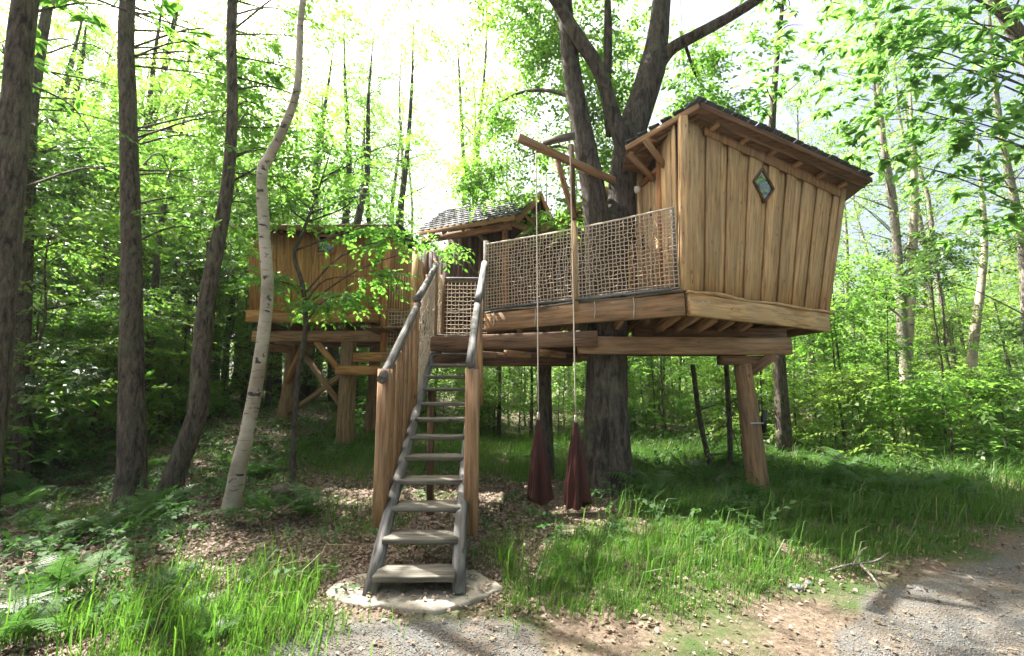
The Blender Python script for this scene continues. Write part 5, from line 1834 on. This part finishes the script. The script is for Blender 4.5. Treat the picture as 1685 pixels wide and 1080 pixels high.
ferns = [(-3.15, 2.95, 7, .72, 'large fern spreading in the bottom left corner', None),
         (-3.45, 3.5, 6, .6, 'fern behind the corner fern at the left edge', None),
         (-3.0, 5.45, 7, .95, 'pale tipped fern at the foot of the birch', None),
         (-2.6, 5.6, 6, .8, 'green fern right of the birch foot, before the sapling', None),
         (1.95, 6.15, 7, .9, 'fern against the right side of the oak base', None)]
for k, (x, y) in enumerate([(-2.35, 3.15), (-1.9, 2.95), (-2.7, 3.7), (-2.2, 3.9)]):
    ferns.append((x, y, 5, .40, 'small fern in the leaf litter and grass at the lower left', 'small ferns at the lower left'))
for k in range(26):
    x, y = rs.uniform(2.1, 6.3), rs.uniform(5.3, 8.4)
    if verge(x, y) > .7 and math.hypot(x - 3.5, y - 6.4) > .4:
        ferns.append((x, y, 6, rs.uniform(.55, .95), 'fern in the long grass on the bank right of the oak', 'ferns on the right bank'))
for k in range(26):
    x, y = rs.uniform(-8.5, -4.1), rs.uniform(4.6, 8.5)
    if all(math.hypot(x - a, y - b) > .45 for a, b in ((-5.5, 6.4), (-5, 6.5), (-5.5, 4.6), (-7.8, 7))):
        ferns.append((x, y, 6, rs.uniform(.5, .9), 'fern among the trunks on the shaded floor at the left', 'ferns on the left floor'))
for k, f in enumerate(ferns):
    fern(*f, 500 + k)

# ------------------------------------------------------------------ small things on the ground
stp = thing('stump', (-3.25, 6.35, GZ(-3.25, 6.35)), 'low grey sawn stump beside the foot of the birch', 'stump')
log('stump', [(-3.25, 6.35, -.1), (-3.25, 6.35, .12), (-3.24, 6.34, .22)], [.2, .17, .165], M_BARK, stp, 14, .06, 3, 51, False, .3)
br = thing('fallen_branch', (3.1, 3.95, .02), 'bleached forked dead branch lying at the edge of the gravel path', 'branch')
put('wood', tubes_mesh('wood', [dict(pts=[(2.72, 3.95, .05), (2.95, 3.98, .09), (3.2, 4.02, .10), (3.42, 4.12, .14)], radii=[.008, .009, .008, .004], sides=6, per=4, rough=.1),
                                dict(pts=[(3.05, 3.99, .09), (3.02, 3.85, .06), (2.98, 3.72, .02)], radii=[.012, .01, .006], sides=6, per=4, rough=.1),
                                dict(pts=[(2.98, 3.98, .09), (3.12, 4.06, .17), (3.2, 4.08, .2)], radii=[.008, .006, .003], sides=5, per=3)], [M_BARK_P], (3.1, 3.95, .02)), br, Matrix.Translation((3.1, 3.95, .02)))
for k, (x, y, s, lab) in enumerate([(2.3, 3.72, .055, 'pale stone at the path edge left of the dead branch'), (2.46, 3.8, .035, 'small pale stone close to the dead branch')]):
    rs2 = np.random.default_rng(60 + k)
    prof = [(0.001, -.5), (.8, -.35), (1.0, 0), (.75, .4), (.001, .55)]
    o = lathe('stone', [(r * s, z * s) for r, z in prof], M_PEBBLE, None, Matrix.Translation((x, y, GZ(x, y) + s * .2)) @ Matrix.Diagonal((1.2, .85, .8, 1)), 9)
    for v in o.data.vertices:
        v.co *= 1 + rs2.normal(0, .08)
    tag(o, lab, 'stone')
cb = log('cable', [(2.95, 6.6, 5.2), (3.0, 6.7, 8.5), (3.05, 6.8, 12)], [.006] * 3, M_ROPE, None, 5, 0, 4)
tag(cb, 'thin pale cable rising from the tall cabin roof into the tree tops', 'cable')


# ------------------------------------------------------------------ thin haze added for the washed-out glow of the far trees
hm = bpy.data.materials.new('haze')
hm.use_nodes = True
for nd in list(hm.node_tree.nodes):
    if nd.type == 'BSDF_PRINCIPLED':
        hm.node_tree.nodes.remove(nd)
pv = hm.node_tree.nodes.new('ShaderNodeVolumePrincipled')
pv.inputs['Color'].default_value = (.93, .97, 1.0, 1)
pv.inputs['Density'].default_value = 0.0004
pv.inputs['Anisotropy'].default_value = .3
hm.node_tree.links.new(pv.outputs[0], hm.node_tree.nodes['Material Output'].inputs['Volume'])
hv = np.array([(x, y, z) for x in (-155, 155) for y in (-35, 305) for z in (-3, 34)], float)
put('haze', arr_mesh('haze', hv, np.array([(0, 1, 3, 2), (4, 6, 7, 5), (0, 4, 5, 1), (2, 3, 7, 6), (0, 2, 6, 4), (1, 5, 7, 3)]), [hm]), None, None, 'stuff')

# ------------------------------------------------------------------ labels of the wood: by the landmarks they stand among
ONES = ['first', 'second', 'third', 'fourth', 'fifth', 'sixth', 'seventh', 'eighth', 'ninth', 'tenth', 'eleventh', 'twelfth', 'thirteenth', 'fourteenth', 'fifteenth', 'sixteenth', 'seventeenth', 'eighteenth', 'nineteenth']
ORD = ['nearest'] + [w_ + ' nearest' for w_ in ONES[1:]] + ['twentieth nearest'] + ['twenty-' + w_ + ' nearest' for w_ in ONES[:9]] + ['thirtieth nearest'] + ['thirty-' + w_ + ' nearest' for w_ in ONES[:9]]
MARKS = [(15, 'beyond the thick edge trunk'), (195, 'between the edge trunk and the straight trunk'), (300, 'between the straight trunk and the bent trunk'), (420, 'between the bent trunk and the birch'), (560, 'behind the left cabin'),
         (700, 'behind the balustrade'), (800, 'behind the stairs'), (960, 'between stairs and oak'), (1130, 'between oak and tall cabin corner'), (1235, 'left of the peeled post'), (1375, 'right of the peeled post'),
         (1495, 'left of the tall white birch'), (1600, 'between the two white birches'), (1e9, 'right of the bent birch')]
KINDS_TXT = {'trees in the wood on the left': 'tall dark stemmed tree', 'understorey trees on the left': 'slim leafy tree', 'pale trees behind the house': 'pale thin crowned tree', 'small trees behind the deck': 'small leafy tree',
             'pale trees in the wood on the right': 'pale trunked tree', 'young trees on the right': 'young green tree', 'saplings on the left': 'leafy sapling', 'saplings beneath the deck line': 'leafy sapling', 'saplings on the right': 'sunlit sapling',
             'shrubs on the left': 'low shrub', 'shrubs beneath the deck line': 'low bright shrub', 'shrubs on the right': 'low sunlit shrub', 'ferns on the right bank': 'fern in long grass', 'ferns on the left floor': 'fern on the woodland floor', 'small ferns at the lower left': 'small fern near the stair foot'}
bins = {}
for ob in C.objects:
    g = ob.get('group')
    if ob.parent is None and g in KINDS_TXT:
        p = WM[ob.name].translation
        fwd = p.y * math.cos(PITCH) + (p.z - EYE) * math.sin(PITCH)
        px = 842.5 + 702 * p.x / max(.3, fwd)
        mk = next(t for lim, t in MARKS if px < lim)
        bins.setdefault((KINDS_TXT[g], mk), []).append((p.x ** 2 + p.y ** 2, ob))
for (kt, mk), lst in bins.items():
    lst.sort(key=lambda q: q[0])
    for i, (_, ob) in enumerate(lst):
        if len(lst) == 1:
            ob['label'] = kt + ' ' + mk + ', the only one there'
        else:
            ob['label'] = kt + ' ' + mk + ', ' + (ORD[i] if i < len(lst) - 1 else 'farthest') + ' there'
